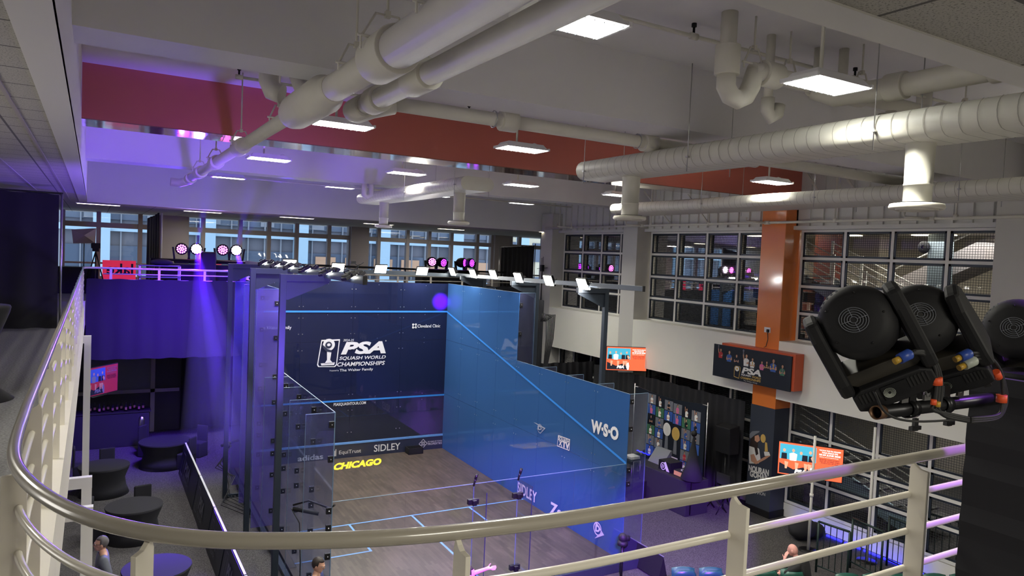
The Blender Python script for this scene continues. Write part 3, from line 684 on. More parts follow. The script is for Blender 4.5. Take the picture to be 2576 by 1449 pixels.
# ================================================================== rails of the raised floors
RZ = 5.65
def rail_post(p, inward, t, h=1.0, bottom=None, name='post'):
    """flat plate with a pointed head, standing square to the rail"""
    p = Vector(p); d = Vector(inward).normalized(); s = Vector((-d.y, d.x, 0))
    w = .042; z0 = bottom if bottom is not None else ZU; z1 = RZ-.022
    prof = [(-w, z0), (w, z0), (w, z1-.028), (w*.72, z1+.006), (w*.35, z1-.010), (-w*.1, z1-.022), (-w, z1-.026)]
    A = [Vector((p.x, p.y, 0))+d*a+Vector((0, 0, z))-s*.009 for a, z in prof]
    MB().prism(A, s*.018).build(name, M['cream'], t, bev=.002)
t = thing('guard_rail', 'cream painted guard rail with four lower bars, curving round the near balcony corner', 'railing', (-10.3, -19.5, ZU))
_RC = [(-9.23, -19.70), (-9.50, -19.64), (-9.74, -19.55), (-9.93, -19.45), (-10.10, -19.30), (-10.24, -19.10), (-10.35, -18.85), (-10.43, -18.57), (-10.47, -18.30), (-10.485, -17.94), (-10.49, -17.4)]
def rail_path(off, y_far=3.1, x_far=6.0):
    P_ = [(x_far, -19.755), (-3, -19.755), (-7.4, -19.755), (-8.1, -19.755), (-8.8, -19.745)]+_RC+[(-10.48, -14), (-10.47, -8), (-10.46, y_far)]
    out = []
    for i in range(len(P_)-1):
        p0, p1, p2, p3 = P_[max(i-1, 0)], P_[i], P_[i+1], P_[min(i+2, len(P_)-1)]
        n = 6 if 3 <= i < 14 else 1
        for k in range(n):
            u = k/n
            if n == 1: q = p1; tg = (p2[0]-p1[0], p2[1]-p1[1])
            else:
                q = tuple(.5*((2*p1[j])+(p2[j]-p0[j])*u+(2*p0[j]-5*p1[j]+4*p2[j]-p3[j])*u*u+(3*p1[j]-p0[j]-3*p2[j]+p3[j])*u**3) for j in (0, 1)); tg = (p2[0]-p1[0], p2[1]-p1[1])
            L = math.hypot(*tg); out.append((q[0]+tg[1]/L*off, q[1]-tg[0]/L*off))
    out.append((P_[-1][0]+off, P_[-1][1])); return out
MB().tube([(a, b, RZ) for a, b in rail_path(0)], .0245, 20).build('hand_rail', M['rail_paint'], t)
for k in range(4):
    z = RZ-.174*(k+1)
    MB().tube([(a, b, z) for a, b in rail_path(.012)], .0150, 14).build('lower_bar', M['cream'], t)
RL = rail_path(0)
for y in [-17.2+1.25*k for k in range(16)]:
    rail_post((-10.475, y, 0), (1, 0, 0), t, bottom=4.05)
for x in (-10.08, -9.24, -8.10, -6.92, -5.75):
    rail_post((x, -19.785 if x > -9.0 else (-19.735 if x > -9.5 else -19.35), 0), (0.0, 1, 0) if x > -9.5 else (.6, .8, 0), t, bottom=4.05)
rail_post((-10.46, -18.42, 0), (1, .12, 0), t, bottom=4.05)
t = thing('guard_rail', 'distant white guard rail along the edge of the far balcony', 'railing', (-3, 3.1, ZU))
MB().tube([(-10.46, 2.6, RZ), (-10.40, 2.95, RZ), (-10.2, 3.08, RZ), (-9.9, 3.1, RZ), (5.3, 3.1, RZ)], .032, 14).build('hand_rail', M['cream'], t)
for k in range(4): MB().tube([(-9.95, 3.14, RZ-.175*(k+1)), (5.3, 3.14, RZ-.175*(k+1))], .018, 10).build('lower_bar', M['cream'], t)
for k in range(12):
    x = -9.75+k*1.31; MB().box((x-.035, 3.09, 4.0), (x+.035, 3.11, RZ-.02)).build('post', M['cream'], t)
# white frames standing out below the left balcony
for k, (y, z1) in enumerate(((-14.2, 3.55), (-13.3, 3.9), (1.2, 3.7))):
    pass
# ================================================================== the glass court (its own axes: x across, y = 0 at the front wall, minus towards the back)
CWD, CLN = -6.4, -9.75
FP = Plane((0, -.012, 0), (1, 0, 0), (0, 0, 1), (0, -1, 0))          # front wall face, metres, x from the right corner
RP = Plane((-.012, 0, 0), (0, -1, 0), (0, 0, 1), (-1, 0, 0))         # right wall face, metres from the front corner
def fpt(px, py): p = at(px, py, 'Y', 0, True); return p.x, p.z
def rpt(px, py): p = at(px, py, 'X', 0, True); return -p.y, p.z
def put(plane, mb, pt, s, tl, br, **k):
    """lettering between two measured corners of the face"""
    a = pt(*tl); c = pt(tl[0], br[1]); b = pt(br[0], tl[1]-.035*(br[0]-tl[0])); plane.text(mb, s, a[0], c[1], b[0]-a[0], a[1]-c[1], **k)
def bolts(mb, plane, pts, r=.016):
    for a, b in pts: plane.disc(mb, a, b, r, r, .006, 8)
# floor
t = thing('court_floor', 'worn brown wood block floor of the glass squash court', 'floor', (-3.2, -4.9, 0), court=True)
MB().box((-6.55, -9.9, -.14), (.12, .12, 0)).build('wood_deck', M['court_wood'], t)
mb = MB(); L_ = .05
for a in ((-6.4, -5.49, 0, -5.44), (-3.225, -9.75, -3.175, -5.49), (-4.8, -7.09, -4.75, -5.49), (-6.4, -7.14, -4.75, -7.09), (-1.65, -7.09, -1.6, -5.49), (-1.65, -7.14, 0, -7.09)):
    mb.poly([(a[0], a[1], .004), (a[2], a[1], .004), (a[2], a[3], .004), (a[0], a[3], .004)])
mb.build('court_lines', M['line_light'], t)
p0 = at(836, 1184, 'Z', 0, True); p1 = at(958, 1169, 'Z', 0, True); p2 = at(843, 1166, 'Z', 0, True)
pl = Plane((p0.x, p0.y, .004), (p1-p0), (p2-p0), (0, 0, 1), (p1-p0).length, (p2-p0).length)
mb = MB(); pl.text(mb, 'CHICAGO', 0, 0, 1, 1, d=0, bold=.05); mb.build('floor_lettering', M['yellow'], t)
# front wall
t = thing('front_wall', 'dark navy glass front wall with white tournament lettering', 'wall', (-3.2, 0, 0), court=True)
t['category'] = 'glass wall'
for i in range(4):
    a, b = CWD+i*1.6, CWD+(i+1)*1.6
    for z0, z1, m in ((.48, 1.80, 'pane_low'), (1.80, 3.66, 'pane_navy'), (3.66, 5.53, 'pane_navy')):
        MB().box((a+.003, -.006, z0+.003), (b-.003, .006, z1-.003)).build('glass_panel', M[m], t)
tin = MB().box((CWD, -.03, 0), (0, .03, .43)).build('tin', M['tin'], t)
MB().box((CWD, -.04, .43), (0, .03, .49)).build('tin_rail', M['line_light'], t)
mb = MB(); FP.rect(mb, CWD, 4.57, 6.4, .055, .008); mb.build('out_line', M['line_blue'], t)
mb = MB(); FP.rect(mb, CWD, 1.78, 6.4, .055, .008); mb.build('service_line', M['line_blue'], t)
mb = MB()
for i in range(1, 4):
    x = CWD+i*1.6; bolts(mb, FP, [(x+s*.06, z+q) for z in (3.66,) for s in (-1, 1) for q in (-.25, .25)]+[(x+s*.06, z) for z in (5.3, 4.75, 4.40, 2.0, 1.5, .8) for s in (-1, 1)])
for i in range(4): bolts(mb, FP, [(CWD+i*1.6+.8, z) for z in (5.45, 3.75, 3.58, 4.70, 4.50, 1.9, 1.7)], .01)
mb.build('bolts', M['steel'], t)
D = MB(); K = dict(d=.010)
put(FP, D, fpt, 'PSA', (858, 860), (971, 892), bold=.045, shear=.25, **K)
put(FP, D, fpt, 'SQUASH WORLD', (853, 897), (970, 907), bold=.018, shear=.22, **K)
put(FP, D, fpt, 'CHAMPIONSHIPS', (848, 911.5), (968, 922), bold=.02, shear=.22, **K)
put(FP, D, fpt, 'The Walter Family', (854, 928), (938, 936.5), bold=.01, **K)
put(FP, D, fpt, 'Presented by', (829, 930.5), (852, 935), **K)
put(FP, D, fpt, '2024-25', (863, 853), (890, 858.5), shear=.2, **K)
put(FP, D, fpt, 'Cleveland Clinic', (1050, 816), (1107, 824), bold=.012, **K)
put(FP, D, fpt, 'PSASQUASHTOUR.COM', (839, 1014), (920, 1022.5), bold=.02, **K)
put(FP, D, fpt, 'The Walter Family', (650, 820), (733, 831), bold=.01, **K)
a = fpt(970, 857); FP.ring(D, a[0], a[1], .02, .02, .008, .01, 10)
# emblem: slanted rounded card with a goblet and ball
q = [fpt(*p) for p in ((808, 855), (855, 853), (847, 918), (842, 923), (800, 923), (797, 918))]
FP.frame(D, q, .035, .010)
c = fpt(827, 867); D2 = FP.disc(D, c[0], c[1], .185, .185, .012, 24)
FP.poly(D, [fpt(*p) for p in ((822, 882), (834, 882), (830, 905), (838, 914), (815, 916), (822, 905))], .012)
FP.poly(D, [fpt(*p) for p in ((806, 914), (842, 911), (840, 918), (808, 919))], .012)
D.build('lettering', M['decal_white'], t)
D = MB(); FP.disc(D, c[0]-.01, c[1]-.01, .105, .105, .016, 20); FP.poly(D, [fpt(*p) for p in ((810, 866), (824, 878), (834, 881), (834, 886), (820, 884), (811, 874))], .016); D.build('emblem_shade', M['tin'], t)
D = MB(); FP.disc(D, c[0]-.005, c[1], .055, .045, .019, 12); D.build('emblem_ball', M['decal_white'], t)
D = MB(); a = fpt(1036, 826); b = fpt(1048, 812); s_ = (b[0]-a[0])
for (u, v, w, h) in ((0, 0, .38, .16), (0, 0, .16, .38), (.62, 0, .38, .16), (.84, 0, .16, .38), (0, .84, .38, .16), (0, .62, .16, .38), (.62, .84, .38, .16), (.84, .62, .16, .38), (.16, .16, .12, .68), (.72, .16, .12, .68), (.16, .16, .68, .12), (.16, .72, .68, .12)):
    FP.rect(D, a[0]+u*s_, a[1]+v*s_, w*s_, h*s_, .010)
D.build('clinic_emblem', M['decal_white'], t)
# lettering along the tin
TP = Plane((0, -.045, 0), (1, 0, 0), (0, 0, 1), (0, -1, 0))
D = MB()
put(TP, D, fpt, 'EquiTrust', (852, 1133), (907, 1145), d=.002)
put(TP, D, fpt, 'SIDLEY', (940, 1118.5), (1006, 1136), d=.002, bold=.01)
put(TP, D, fpt, 'MY KIND OF TOWN', (1075, 1109), (1110, 1112.5), d=.002)
put(TP, D, fpt, 'PROPERTIES', (1075, 1114), (1110, 1119), d=.002)
put(TP, D, fpt, 'adidas', (748, 1146), (812, 1160), d=.002, bold=.02)
a = fpt(845, 1148)
for k in range(3): TP.rect(D, a[0]-.10+k*.035, a[1]+.02, .022, .12+.05*k, .002)
c = fpt(1063, 1115)
for dx, dz in ((0, .085), (0, -.085), (.085, 0), (-.085, 0)):
    TP.frame(D, [(c[0]+dx, c[1]+dz+.07), (c[0]+dx+.07, c[1]+dz), (c[0]+dx, c[1]+dz-.07), (c[0]+dx-.07, c[1]+dz)], .022, .002)
D.build('tin_lettering', M['decal_white'], tin)
# right wall
ys = [0, -1.2, -2.4, -3.6, -4.8]; yb = [-4.8, -6.04, -7.28, -8.52, -9.75]
t = thing('side_wall', 'blue glass side wall on the right of the court with a slanting out line', 'glass wall', (0, -4.8, 0), court=True)
for Y, zz in ((ys, (0, 1.85, 3.66, 5.53)), (yb, (0, 1.85, 3.66))):
    for i in range(4):
        for k in range(len(zz)-1):
            MB().box((-.006, Y[i+1]+.003, zz[k]+.003), (.006, Y[i]-.003, zz[k+1]-.003)).build('glass_panel', M['pane_blue'], t)
D = MB(); RP.poly(D, [(0, 4.57), (9.75, 2.13), (9.75, 2.185), (0, 4.625)], .008); D.build('out_line', M['line_blue'], t)
MB().box((-.008, -9.75, 3.66), (.008, -4.8, 3.668)).box((-.008, -4.8, 5.53), (.008, 0, 5.538)).build('polished_edge', M['glass_edge'], t)
D = MB()
for i in range(1, 8): bolts(D, RP, [(i*1.22+s*.06, z+q) for z in (1.85,) for s in (-1, 1) for q in (-.2, .2)]+([(i*1.22+s*.06, z) for z in (3.5, 3.85, 5.35) for s in (-1, 1)] if i < 4 else [(i*1.22+s*.06, 3.5) for s in (-1, 1)]), .012)
D.build('bolts', M['steel'], t)
D = MB(); a = rpt(1487, 1084); b = rpt(1557, 1110); 
W0, W1 = rpt(1487, 1095), rpt(1557, 1100)
def rput(mb, s, bl, br, h, d=.010, **k):
    a = rpt(*bl); b = rpt(*br); vs, fs = text_mesh(s, **k)
    mb.add([RP.p(a[0]+(b[0]-a[0])*u, a[1]+(b[1]-a[1])*u+h*v, d) for u, v in vs], fs)
rput(D, 'W\u00b7S\u00b7O', (1488, 1086), (1557, 1110), .30, bold=.055)
rput(D, 'SIDLEY', (1303, 1238), (1351, 1267), .30, bold=.02)
rput(D, 'Zeun', (1385, 1290), (1440, 1322), .30, bold=.04)
rput(D, 'SQUASH', (1406, 1108), (1433, 1118), .12, bold=.03)
rput(D, 'TV', (1416, 1124), (1434, 1132), .16, bold=.06)
rput(D, 'X', (1407, 1120), (1416, 1124), .14, bold=.03)
RP.frame(D, [rpt(*p) for p in ((1406, 1094), (1436, 1105), (1434, 1134), (1403, 1122))], .02, .010)
c = rpt(1505, 1330); RP.ring(D, c[0], c[1], .155, .155, .03, .010, 20)
RP.poly(D, [rpt(*p) for p in ((1499, 1302), (1503, 1314), (1522, 1346), (1498, 1354), (1507, 1345), (1516, 1340), (1501, 1318))], .011)
rput(D, 'D', (1499, 1336), (1511, 1340), .16, bold=.06)
D.build('lettering', M['decal_white'], t)
D = MB(); c = rpt(1360, 1078); RP.ring(D, c[0], c[1], .12, .12, .015, .010, 16); rput(D, 'D', (1355, 1080), (1364, 1083), .1, bold=.04)  # grey D emblem painted as a reflection in the glass
RP.poly(D, [rpt(*p) for p in ((1344, 1062), (1350, 1064), (1374, 1077), (1360, 1092), (1370, 1078))], .010); D.build('reflected_emblem', M['decal_grey'], t)
# left wall
t = thing('side_wall', 'clear glass side wall on the left of the court, stepped down towards the back', 'glass wall', (CWD, -4.8, 0), court=True)
for Y, zz in ((ys, (0, 1.85, 3.66, 5.53)), (yb, (0, 1.85, 3.70))):
    for i in range(4):
        for k in range(len(zz)-1):
            MB().box((CWD-.006, Y[i+1]+.003, zz[k]+.003), (CWD+.006, Y[i]-.003, zz[k+1]-.003)).build('glass_panel', M['pane_court'], t)
MB().box((CWD-.008, -9.75, 3.70), (CWD+.008, -4.8, 3.712)).box((CWD-.008, -9.758, 0), (CWD+.008, -9.75, 3.71)).box((CWD-.008, -4.8, 5.53), (CWD+.008, 0, 5.54)).build('polished_edge', M['glass_edge'], t)
def clip(mb, x, y, z, dx=.09, w=.045, h=.12): mb.box((x-w, y-.02, z-h), (x+w, y+.02, z+h))
clips = MB()
def fin(x0, x1, y, z1, par_label, kind='pane_court'):
    t = thing('glass_fin', par_label, 'glass fin', ((x0+x1)/2, y, 0), court=True)
    MB().box((x0, y-.006, 0), (x1, y+.006, z1)).build('glass_panel', M[kind], t)
    MB().box((x0, y-.007, z1), (x1, y+.007, z1+.008)).box((x0 if x0 < -6 else x1, y-.007, 0), ((x0 if x0 < -6 else x1)+.006, y+.007, z1)).build('polished_edge', M['glass_edge'], t)
    xi, xo = (x1, x0) if x0 < -6 else (x0, x1); s = -1 if x0 < -6 else 1
    for z in (.35, 1.2, 1.7, 2.0, 2.9, 3.5, 4.4, 5.2):
        if z < z1-.1:
            MB().box((min(xi, xi+s*.09), y-.025, z-.055), (max(xi, xi+s*.09), y+.025, z+.055)).build('clamp', M['black_metal'], t, bev=.004)
            MB().sphere((xi+s*.045, y-.03, z), .012, 8, 6).build('bolt', M['steel'], t)
for k, (y, z) in enumerate(((-9.75, 3.70), (-8.52, 3.70), (-7.28, 3.70), (-6.04, 3.70), (-4.8, 5.53), (-3.0, 5.53), (-1.5, 5.53))):
    fin(CWD-.50, CWD-.01, y, z, 'glass fin bracing the left side wall, %s' % ('first from the back corner', 'second from the back corner', 'third from the back corner', 'fourth from the back corner', 'tall one at the step in the wall', 'tall one between the middle and far frames', 'tall one nearest the front wall')[k], 'pane_violet_lit' if z > 5 else 'pane_court')
for k, (y, z) in enumerate(((-9.75, 3.66), (-8.52, 3.66), (-7.28, 3.66), (-6.04, 3.66), (-4.8, 5.53), (-2.4, 5.53))):
    fin(.01, .50, y, z, 'glass fin bracing the blue side wall, %s' % ('at the back corner', 'second from the back corner', 'third from the back corner', 'fourth from the back corner', 'tall one at the step in the wall', 'tall one nearest the front wall')[k])
# back wall and door
t = thing('back_wall', 'clear glass back wall of the court with a central glass door', 'glass wall', (-3.2, CLN, 0), court=True)
for a, b in ((-6.39, -5.05), (-5.05, -3.68), (-2.70, -1.35), (-1.35, -.01)):
    MB().box((a+.003, CLN-.006, 0), (b-.003, CLN+.006, 2.14)).build('glass_panel', M['pane_clear'], t)
d = MB().box((-3.67, CLN-.006, .02), (-2.71, CLN+.006, 2.13)).build('door', M['pane_clear'], t)
MB().box((-3.68, CLN-.008, .0), (-3.672, CLN+.008, 2.14)).box((-2.708, CLN-.008, 0), (-2.70, CLN+.008, 2.14)).box((-6.39, CLN-.007, 2.14), (-.01, CLN+.007, 2.148)).build('polished_edge', M['glass_edge'], t)
for x in (-3.68, -2.70):
    MB().box((x-.006, CLN-.55, 0), (x+.006, CLN-.01, 2.14)).build('glass_fin', M['pane_clear'], t)
    MB().box((x-.008, CLN-.556, 0), (x+.008, CLN-.548, 2.14)).build('fin_edge', M['tin'], t)
    for z in (1.80, 1.22, .35):
        MB().box((x-.11, CLN-.04, z-.05), (x+.11, CLN+.04, z+.05)).box((x-.04, CLN-.1, z-.06), (x+.04, CLN+.02, z+.04)).build('hinge', M['black_metal'], t, bev=.006)
    MB().tube([(x, CLN, 2.10), (x+.01, CLN-.02, 2.20), (x+.03, CLN-.03, 2.24)], .02, 8).tube([(x+.02, CLN-.03, 2.24), (x+.05, CLN-.03, 2.34)], .028, 10).build('camera_clip', M['black_metal'], t)
MB().box((-6.6, CLN-.16, -.14), (.6, CLN-.06, .05)).build('sill_rail', M['steel_frame'], t)
# steel frames left and right
def frame(x, y, s, zt, label, grp=None):
    """post, inward arm with a triangular plate, foot on the floor"""
    t = thing('court_gantry', label, 'gantry', (x, y, -.15), court=True)
    MB().box((x-.055, y-.055, -.15), (x+.055, y+.055, zt)).build('post', M['steel_frame'], t, bev=.004)
    MB().box((min(x, x+s*.85), y-.05, zt-.12), (max(x, x+s*.85), y+.05, zt)).build('arm', M['steel_frame'], t, bev=.004)
    MB().prism([(x, y-.006, zt-.12), (x+s*.83, y-.006, zt-.12), (x+s*.83, y-.006, zt-.15), (x+s*.10, y-.006, zt-.46), (x, y-.006, zt-.46)], (0, .012, 0)).build('gusset_plate', M['steel_frame'], t)
    f = MB().box((min(x-s*.05, x+s*.62), y-.03, -.15), (max(x-s*.05, x+s*.62), y+.03, -.06)).build('foot', M['steel_frame'], t)
    b = MB()
    for k in range(6): b.disc((x+s*(.08+k*.09), y-.032, -.105), (1, 0, 0), (0, 0, 1), .014, .014, 8)
    b.build('bolt_holes', M['steel'], f)
    return t
for y, l in ((-2.05, 'dark steel frame outside the left wall, farthest from the viewer'), (-5.45, 'dark steel frame outside the left wall, middle one'), (-8.6, 'dark steel frame outside the left wall, nearest and tallest in view')):
    frame(-7.1, y, 1, 6.02, l)
for y, l in ((-1.2, 'dark steel frame outside the blue wall, farthest from the viewer'), (-4.5, 'dark steel frame outside the blue wall, middle one with cables beside it'), (-7.75, 'dark steel frame outside the blue wall, nearest the viewer')):
    frame(.72, y, -1, 5.84, l)
t = thing('base_rail', 'dark steel base rail along the foot of the left side wall', 'rail', (-6.62, -4.8, -.15), court=True)
MB().box((-6.68, -9.9, -.15), (-6.58, .2, -.03)).build('rail', M['steel_frame'], t)
t = thing('base_rail', 'dark steel base rail along the foot of the blue side wall', 'rail', (.2, -4.8, -.15), court=True)
MB().box((.14, -9.9, -.15), (.24, .2, -.03)).build('rail', M['steel_frame'], t)
# lighting beams
for lab, a, b, w in (('dark lighting beam above the left side wall', (-6.35, .3, 6.0), (-6.35, -11.0, 6.04), .13), ('dark lighting beam above the front wall', (-6.5, -.02, 5.90), (.75, -.02, 5.80), .12), ('dark lighting beam above the blue side wall', (.02, .25, 5.84), (.02, -10.0, 5.95), .11)):
    t = thing('lighting_truss', lab, 'beam', a, court=True)
    MB().bar(a, b, .06, w).build('tube', M['steel_frame'], t, bev=.004)
    d = (Vector(b)-Vector(a)); e = Vector(b)
    MB().bar(e-d.normalized()*.012, e+d.normalized()*.006, .07, w+.01).build('end_plate', M['black_metal'], t)
tb = thing('truss_pipe', 'thin black pipe of the far balcony stage lights above the front wall', 'pipe', (-2, 4.6, 5.9))
MB().tube([(-8.6, 4.6, 5.93), (4.8, 4.6, 5.84)], .04, 12).build('pipe', M['black_metal'], tb)
for _x in (-8.5, -3.5, .3, 4.7): MB().tube([(_x, 4.6, 4.6), (_x, 4.6, 5.88)], .025, 8).build('stand', M['black_metal'], tb)
def flood(loc, aim, label, small=False, on='flood_white'):
    t = thing('floodlight', label, 'floodlight', (0, 0, 0), court=False)
    w, h = (.20, .15) if not small else (.17, .11)
    mb = MB().box((-w, -h, 0), (w, h, .05))
    for k in range(7): mb.box((-w*.85+k*w*.27, -h*.8, .05), (-w*.85+k*w*.27+.012, h*.8, .085))
    mb.build('housing', M['black_plastic'], t, bev=.004)
    MB().box((-w*(.92 if not small else .5), -h*.88, -.012), (w*(.92 if not small else .5), h*(.88 if not small else .1), 0)).build('lit_panel', M[on], t)
    MB().tube([(-w-.01, 0, .02), (-w-.02, 0, .12), (w+.02, 0, .12), (w+.01, 0, .02)], .01, 6).build('bracket', M['black_metal'], t)
    p = cw(loc); d = Vector((aim[0]*_cd-aim[1]*_sd, aim[0]*_sd+aim[1]*_cd, aim[2])).normalized()
    t.location = p; z = -d; x = Vector(cw(aim[3:6])) if len(aim) > 3 else Vector((1, 0, 0)); x = (x-z*x.dot(z)).normalized(); y = z.cross(x)
    t.matrix_world = Matrix(((x.x, y.x, z.x, p.x), (x.y, y.y, z.y, p.y), (x.z, y.z, z.z, p.z), (0, 0, 0, 1)))
    return t
nm = ('leftmost, by the left beam', 'left of the small camera on a clamp', 'second from the right', 'rightmost')
for k, (px, py) in enumerate(((728, 664), (850, 673), (958, 677), (1062, 682))):
    p = at(px, py, 'Y', -.12, True); flood((p.x, -.12, p.z), (0, -1, -.55, 1, 0, 0), 'floodlight on the beam over the front wall, %s' % nm[k])
nm = ('at the far end', 'second from the far end', 'third from the far end', 'in front of the short black drape', 'between the corner column and the windows', 'nearest, beside the near frame')
for k, (px, py) in enumerate(((1138, 684), (1190, 689), (1241, 691), (1304, 699), (1380, 706), (1465, 715))):
    p = at(px, py, 'X', -.05, True); flood((-.05, p.y, p.z), (-1, 0, -.45, 0, -1, 0), 'bright floodlight on the beam over the blue wall, %s' % nm[k])
k = 0
nm = ('nearest', 'second nearest', 'third nearest', 'fourth nearest', 'fifth nearest', 'farthest')
for k, y in enumerate((-10.1, -8.6, -7.0, -5.5, -4.0, -2.4)):
    flood((-6.18, y, 6.06), (.85, 0, -1, 0, 1, 0), 'black floodlight on the inner side of the left lighting beam, %s' % nm[k], True)
    flood((-6.42, y-.35, 6.06), (.6, -.1, -1, 0, 1, 0), 'black floodlight on the outer side of the left lighting beam, %s' % nm[k], True)
# things in and by the court
t = thing('open_box', 'small black open box on the court floor against the tin', 'box', (-1.05, -.3, 0), court=True)
MB().box((-1.35, -.42, 0), (-.85, -.40, .2)).box((-1.35, -.12, 0), (-.85, -.10, .2)).box((-1.35, -.42, 0), (-1.33, -.1, .2)).box((-.87, -.42, 0), (-.85, -.1, .2)).box((-1.35, -.42, 0), (-.85, -.1, .02)).build('box_body', M['black_plastic'], t)
t = thing('microphone', 'black microphone clamped to the back edge of the left glass wall', 'microphone', (-6.7, -9.3, 1.98), court=True)
MB().tube([(-6.55, -9.45, 1.86), (-6.95, -9.25, 1.94)], .035, 10).build('microphone_body', M['black_plastic'], t)
MB().tube([(-6.95, -9.25, 2.0), (-6.7, -9.35, 2.08), (-6.42, -9.7, 2.02), (-6.36, -9.78, 2.10)], .018, 8).build('clamp_arm', M['black_metal'], t)
MB().tube([(-6.98, -9.25, 1.95), (-6.85, -9.35, 1.7), (-6.83, -9.4, 1.0), (-6.83, -9.4, -.1)], .009, 6).build('cable', M['black_soft'], t)
t = thing('microphone_stand', 'black microphone stand with coiled cables outside the far left corner of the court', 'stand', (-7.0, -1.5, -.15), court=True)
MB().tube([(-7.0, -1.5, -.1), (-7.0, -1.5, 1.15)], .015, 8).build('pole', M['black_metal'], t)
MB().tube([(-7.15, -1.55, 1.12), (-6.7, -1.4, 1.2)], .04, 10).sphere((-7.0, -1.5, 1.1), .09).build('microphone', M['black_plastic'], t)
for k in range(5): MB().tube([(-7.0+.03*k, -1.5, 1.1), (-7.05-.06*k, -1.6, .75-.05*k), (-7.0+.05*k, -1.7, .3), (-6.95-.08*k, -1.9-.2*k, -.1), (-6.7, -2.6-.3*k, -.12)], .012, 6).build('cable', M['black_soft'], t)
t = thing('tracking_camera', 'small black remote camera by the back right corner of the court', 'camera', (-.15, -10.05, 0), court=True)
p = at(1567, 1352, 'Y', -10.2, True)
MB().tube([(p.x, -10.2, -.14), (p.x, -10.2, p.z-.15)], .03, 10).build('pole', M['black_metal'], t)
MB().lathe([(0, -.16), (.11, -.16), (.11, -.10), (.08, -.06), (.0, -.06)], (p.x, -10.2, p.z), 16).build('camera_base', M['black_plastic'], t)
MB().sphere((p.x, -10.2, p.z), .095, 14, 10).tube([(p.x, -10.2, p.z), (p.x+.13, -10.25, p.z-.02)], .06, 14).build('camera_head', M['black_plastic'], t)
t = thing('floor_board', 'black board lying along the base behind the right corner of the court', 'board', (.45, -9.9, 0), court=True)
MB().prism([(.3, -10.6, -.12), (.55, -10.6, -.12), (.42, -10.6, .35)], (0, 2.2, 0)).build('board', M['black_plastic'], t)
MB().bar((.42, -10.6, .36), (.42, -8.4, .36), .02, .012).build('edge_strip', M['print_grey'], t)
# cables hanging at the right frame
t = thing('cable_bundle', 'bundle of black cables hanging beside the middle right frame', 'cable', (1.1, -4.4, 0), court=True)
for k in range(7):
    dx = .05*k
    MB().tube([(.95+dx*.6, -4.4, 4.7), (1.0+dx, -4.42, 4.95-.02*k), (1.12+dx, -4.42, 4.9), (1.15+dx*.8, -4.42, 4.2), (1.1+dx*.3, -4.42, 3.2), (1.15+dx*.5, -4.42, 1.5), (1.0+dx, -4.4, -.1)], .013, 6).build('cable', M['black_soft'], t)
# ================================================================== drapes
def drape(name, label, x0, y0, x1, y1, z0, z1, amp=.05, wl=.22, m='black_cloth', cat='curtain', th=.012, grp=None, tops=None):
    """hanging cloth with soft folds between two floor points"""
    t = Vector((x1-x0, y1-y0, 0)); L = t.length; t.normalize(); n = Vector((-t.y, t.x, 0)); N = max(8, int(L/wl*8)); rows = 5
    rnd = random.Random(int(abs(x0*13+y0*7)*10)); ph = [rnd.uniform(-.6, .6) for _ in range(int(L/wl)+3)]
    mb = MB()
    for side in (0, 1):
        base = len(mb.v)
        for j in range(rows+1):
            f = j/rows
            for i in range(N+1):
                s = L*i/N; a = math.sin(2*math.pi*s/wl+ph[int(s/wl)])*amp*(.55+.45*(1-f)) + math.sin(s*1.7)*amp*.6
                zt = z1 if tops is None else tops(s/L)
                p = Vector((x0, y0, 0))+t*s+n*(a+side*th); p.z = z0+(zt-z0)*f+(.012*math.sin(s*9) if j in (0, rows) else 0); mb.v.append(p)
        for j in range(rows):
            for i in range(N):
                a = base+j*(N+1)+i; mb.f.append((a, a+1, a+N+2, a+N+1)); mb.sm.append(True)
    o = mb.build(name, M[m], base=((x0+x1)/2, (y0+y1)/2, z0)); tag(o, label, cat, grp); return o
drape('valance_drape', 'wide black drape hung over the far balcony rail, lit blue-violet', -10.38, 2.90, 5.25, 2.90, 2.90, 5.33, .022, .55)
drape('curtain', 'floor-length black curtain under the far balcony, behind the round tables', -7.45, 6.1, 5.3, 6.1, -.15, 3.84, .04, .35)
drape('curtain', 'long black curtain hiding the lower windows behind the sponsor backdrop', 5.22, -8.15, 5.22, -1.3, -.15, 2.84, .035, .28)
drape('curtain', 'black curtain turning the corner behind the glass court', 5.20, -1.25, 1.2, -1.1, -.15, 2.92, .035, .28)
drape('curtain', 'black drape panel hanging behind the blue wall beside the cable bundle', 1.3, -3.9, 1.75, -2.7, -.15, 5.25, .03, .25)
drape('curtain', 'tall dark drape closing off the left balcony, filling the left edge', -14.9, -3.9, -10.85, -3.9, 4.6, 7.40, .03, .6)
t = thing('drape_stand', 'slim pole at the right edge of the tall left drape', 'pole', (-10.8, -3.9, 4.6))
MB().tube([(-10.80, -3.9, 4.6), (-10.80, -3.9, 7.42)], .022, 10).build('pole', M['steel'], t)
MB().tube([(-14.9, -3.9, 7.42), (-10.78, -3.9, 7.42)], .02, 8).build('top_bar', M['black_metal'], t)
a = at(372, 540, 'Y', 6.5); b = at(397, 528, 'Y', 6.5)
drape('curtain', 'narrow dark drape turned edge-on before the far window column', a.x, 6.5, b.x+.12, 7.3, 4.6, 7.5, .03, .2, tops=lambda f: 7.30+.25*f)
t = thing('drape_stand', 'white pole beside the narrow dark drape on the far balcony', 'pole', (b.x+.2, 7.2, 4.6))
MB().tube([(b.x+.18, 7.2, 4.6), (b.x+.18, 7.2, 7.55)], .035, 10).build('pole', M['white_paint'], t)
a = at(1262, 612, 'Y', 6.5); b = at(1345, 606, 'Y', 5.4)
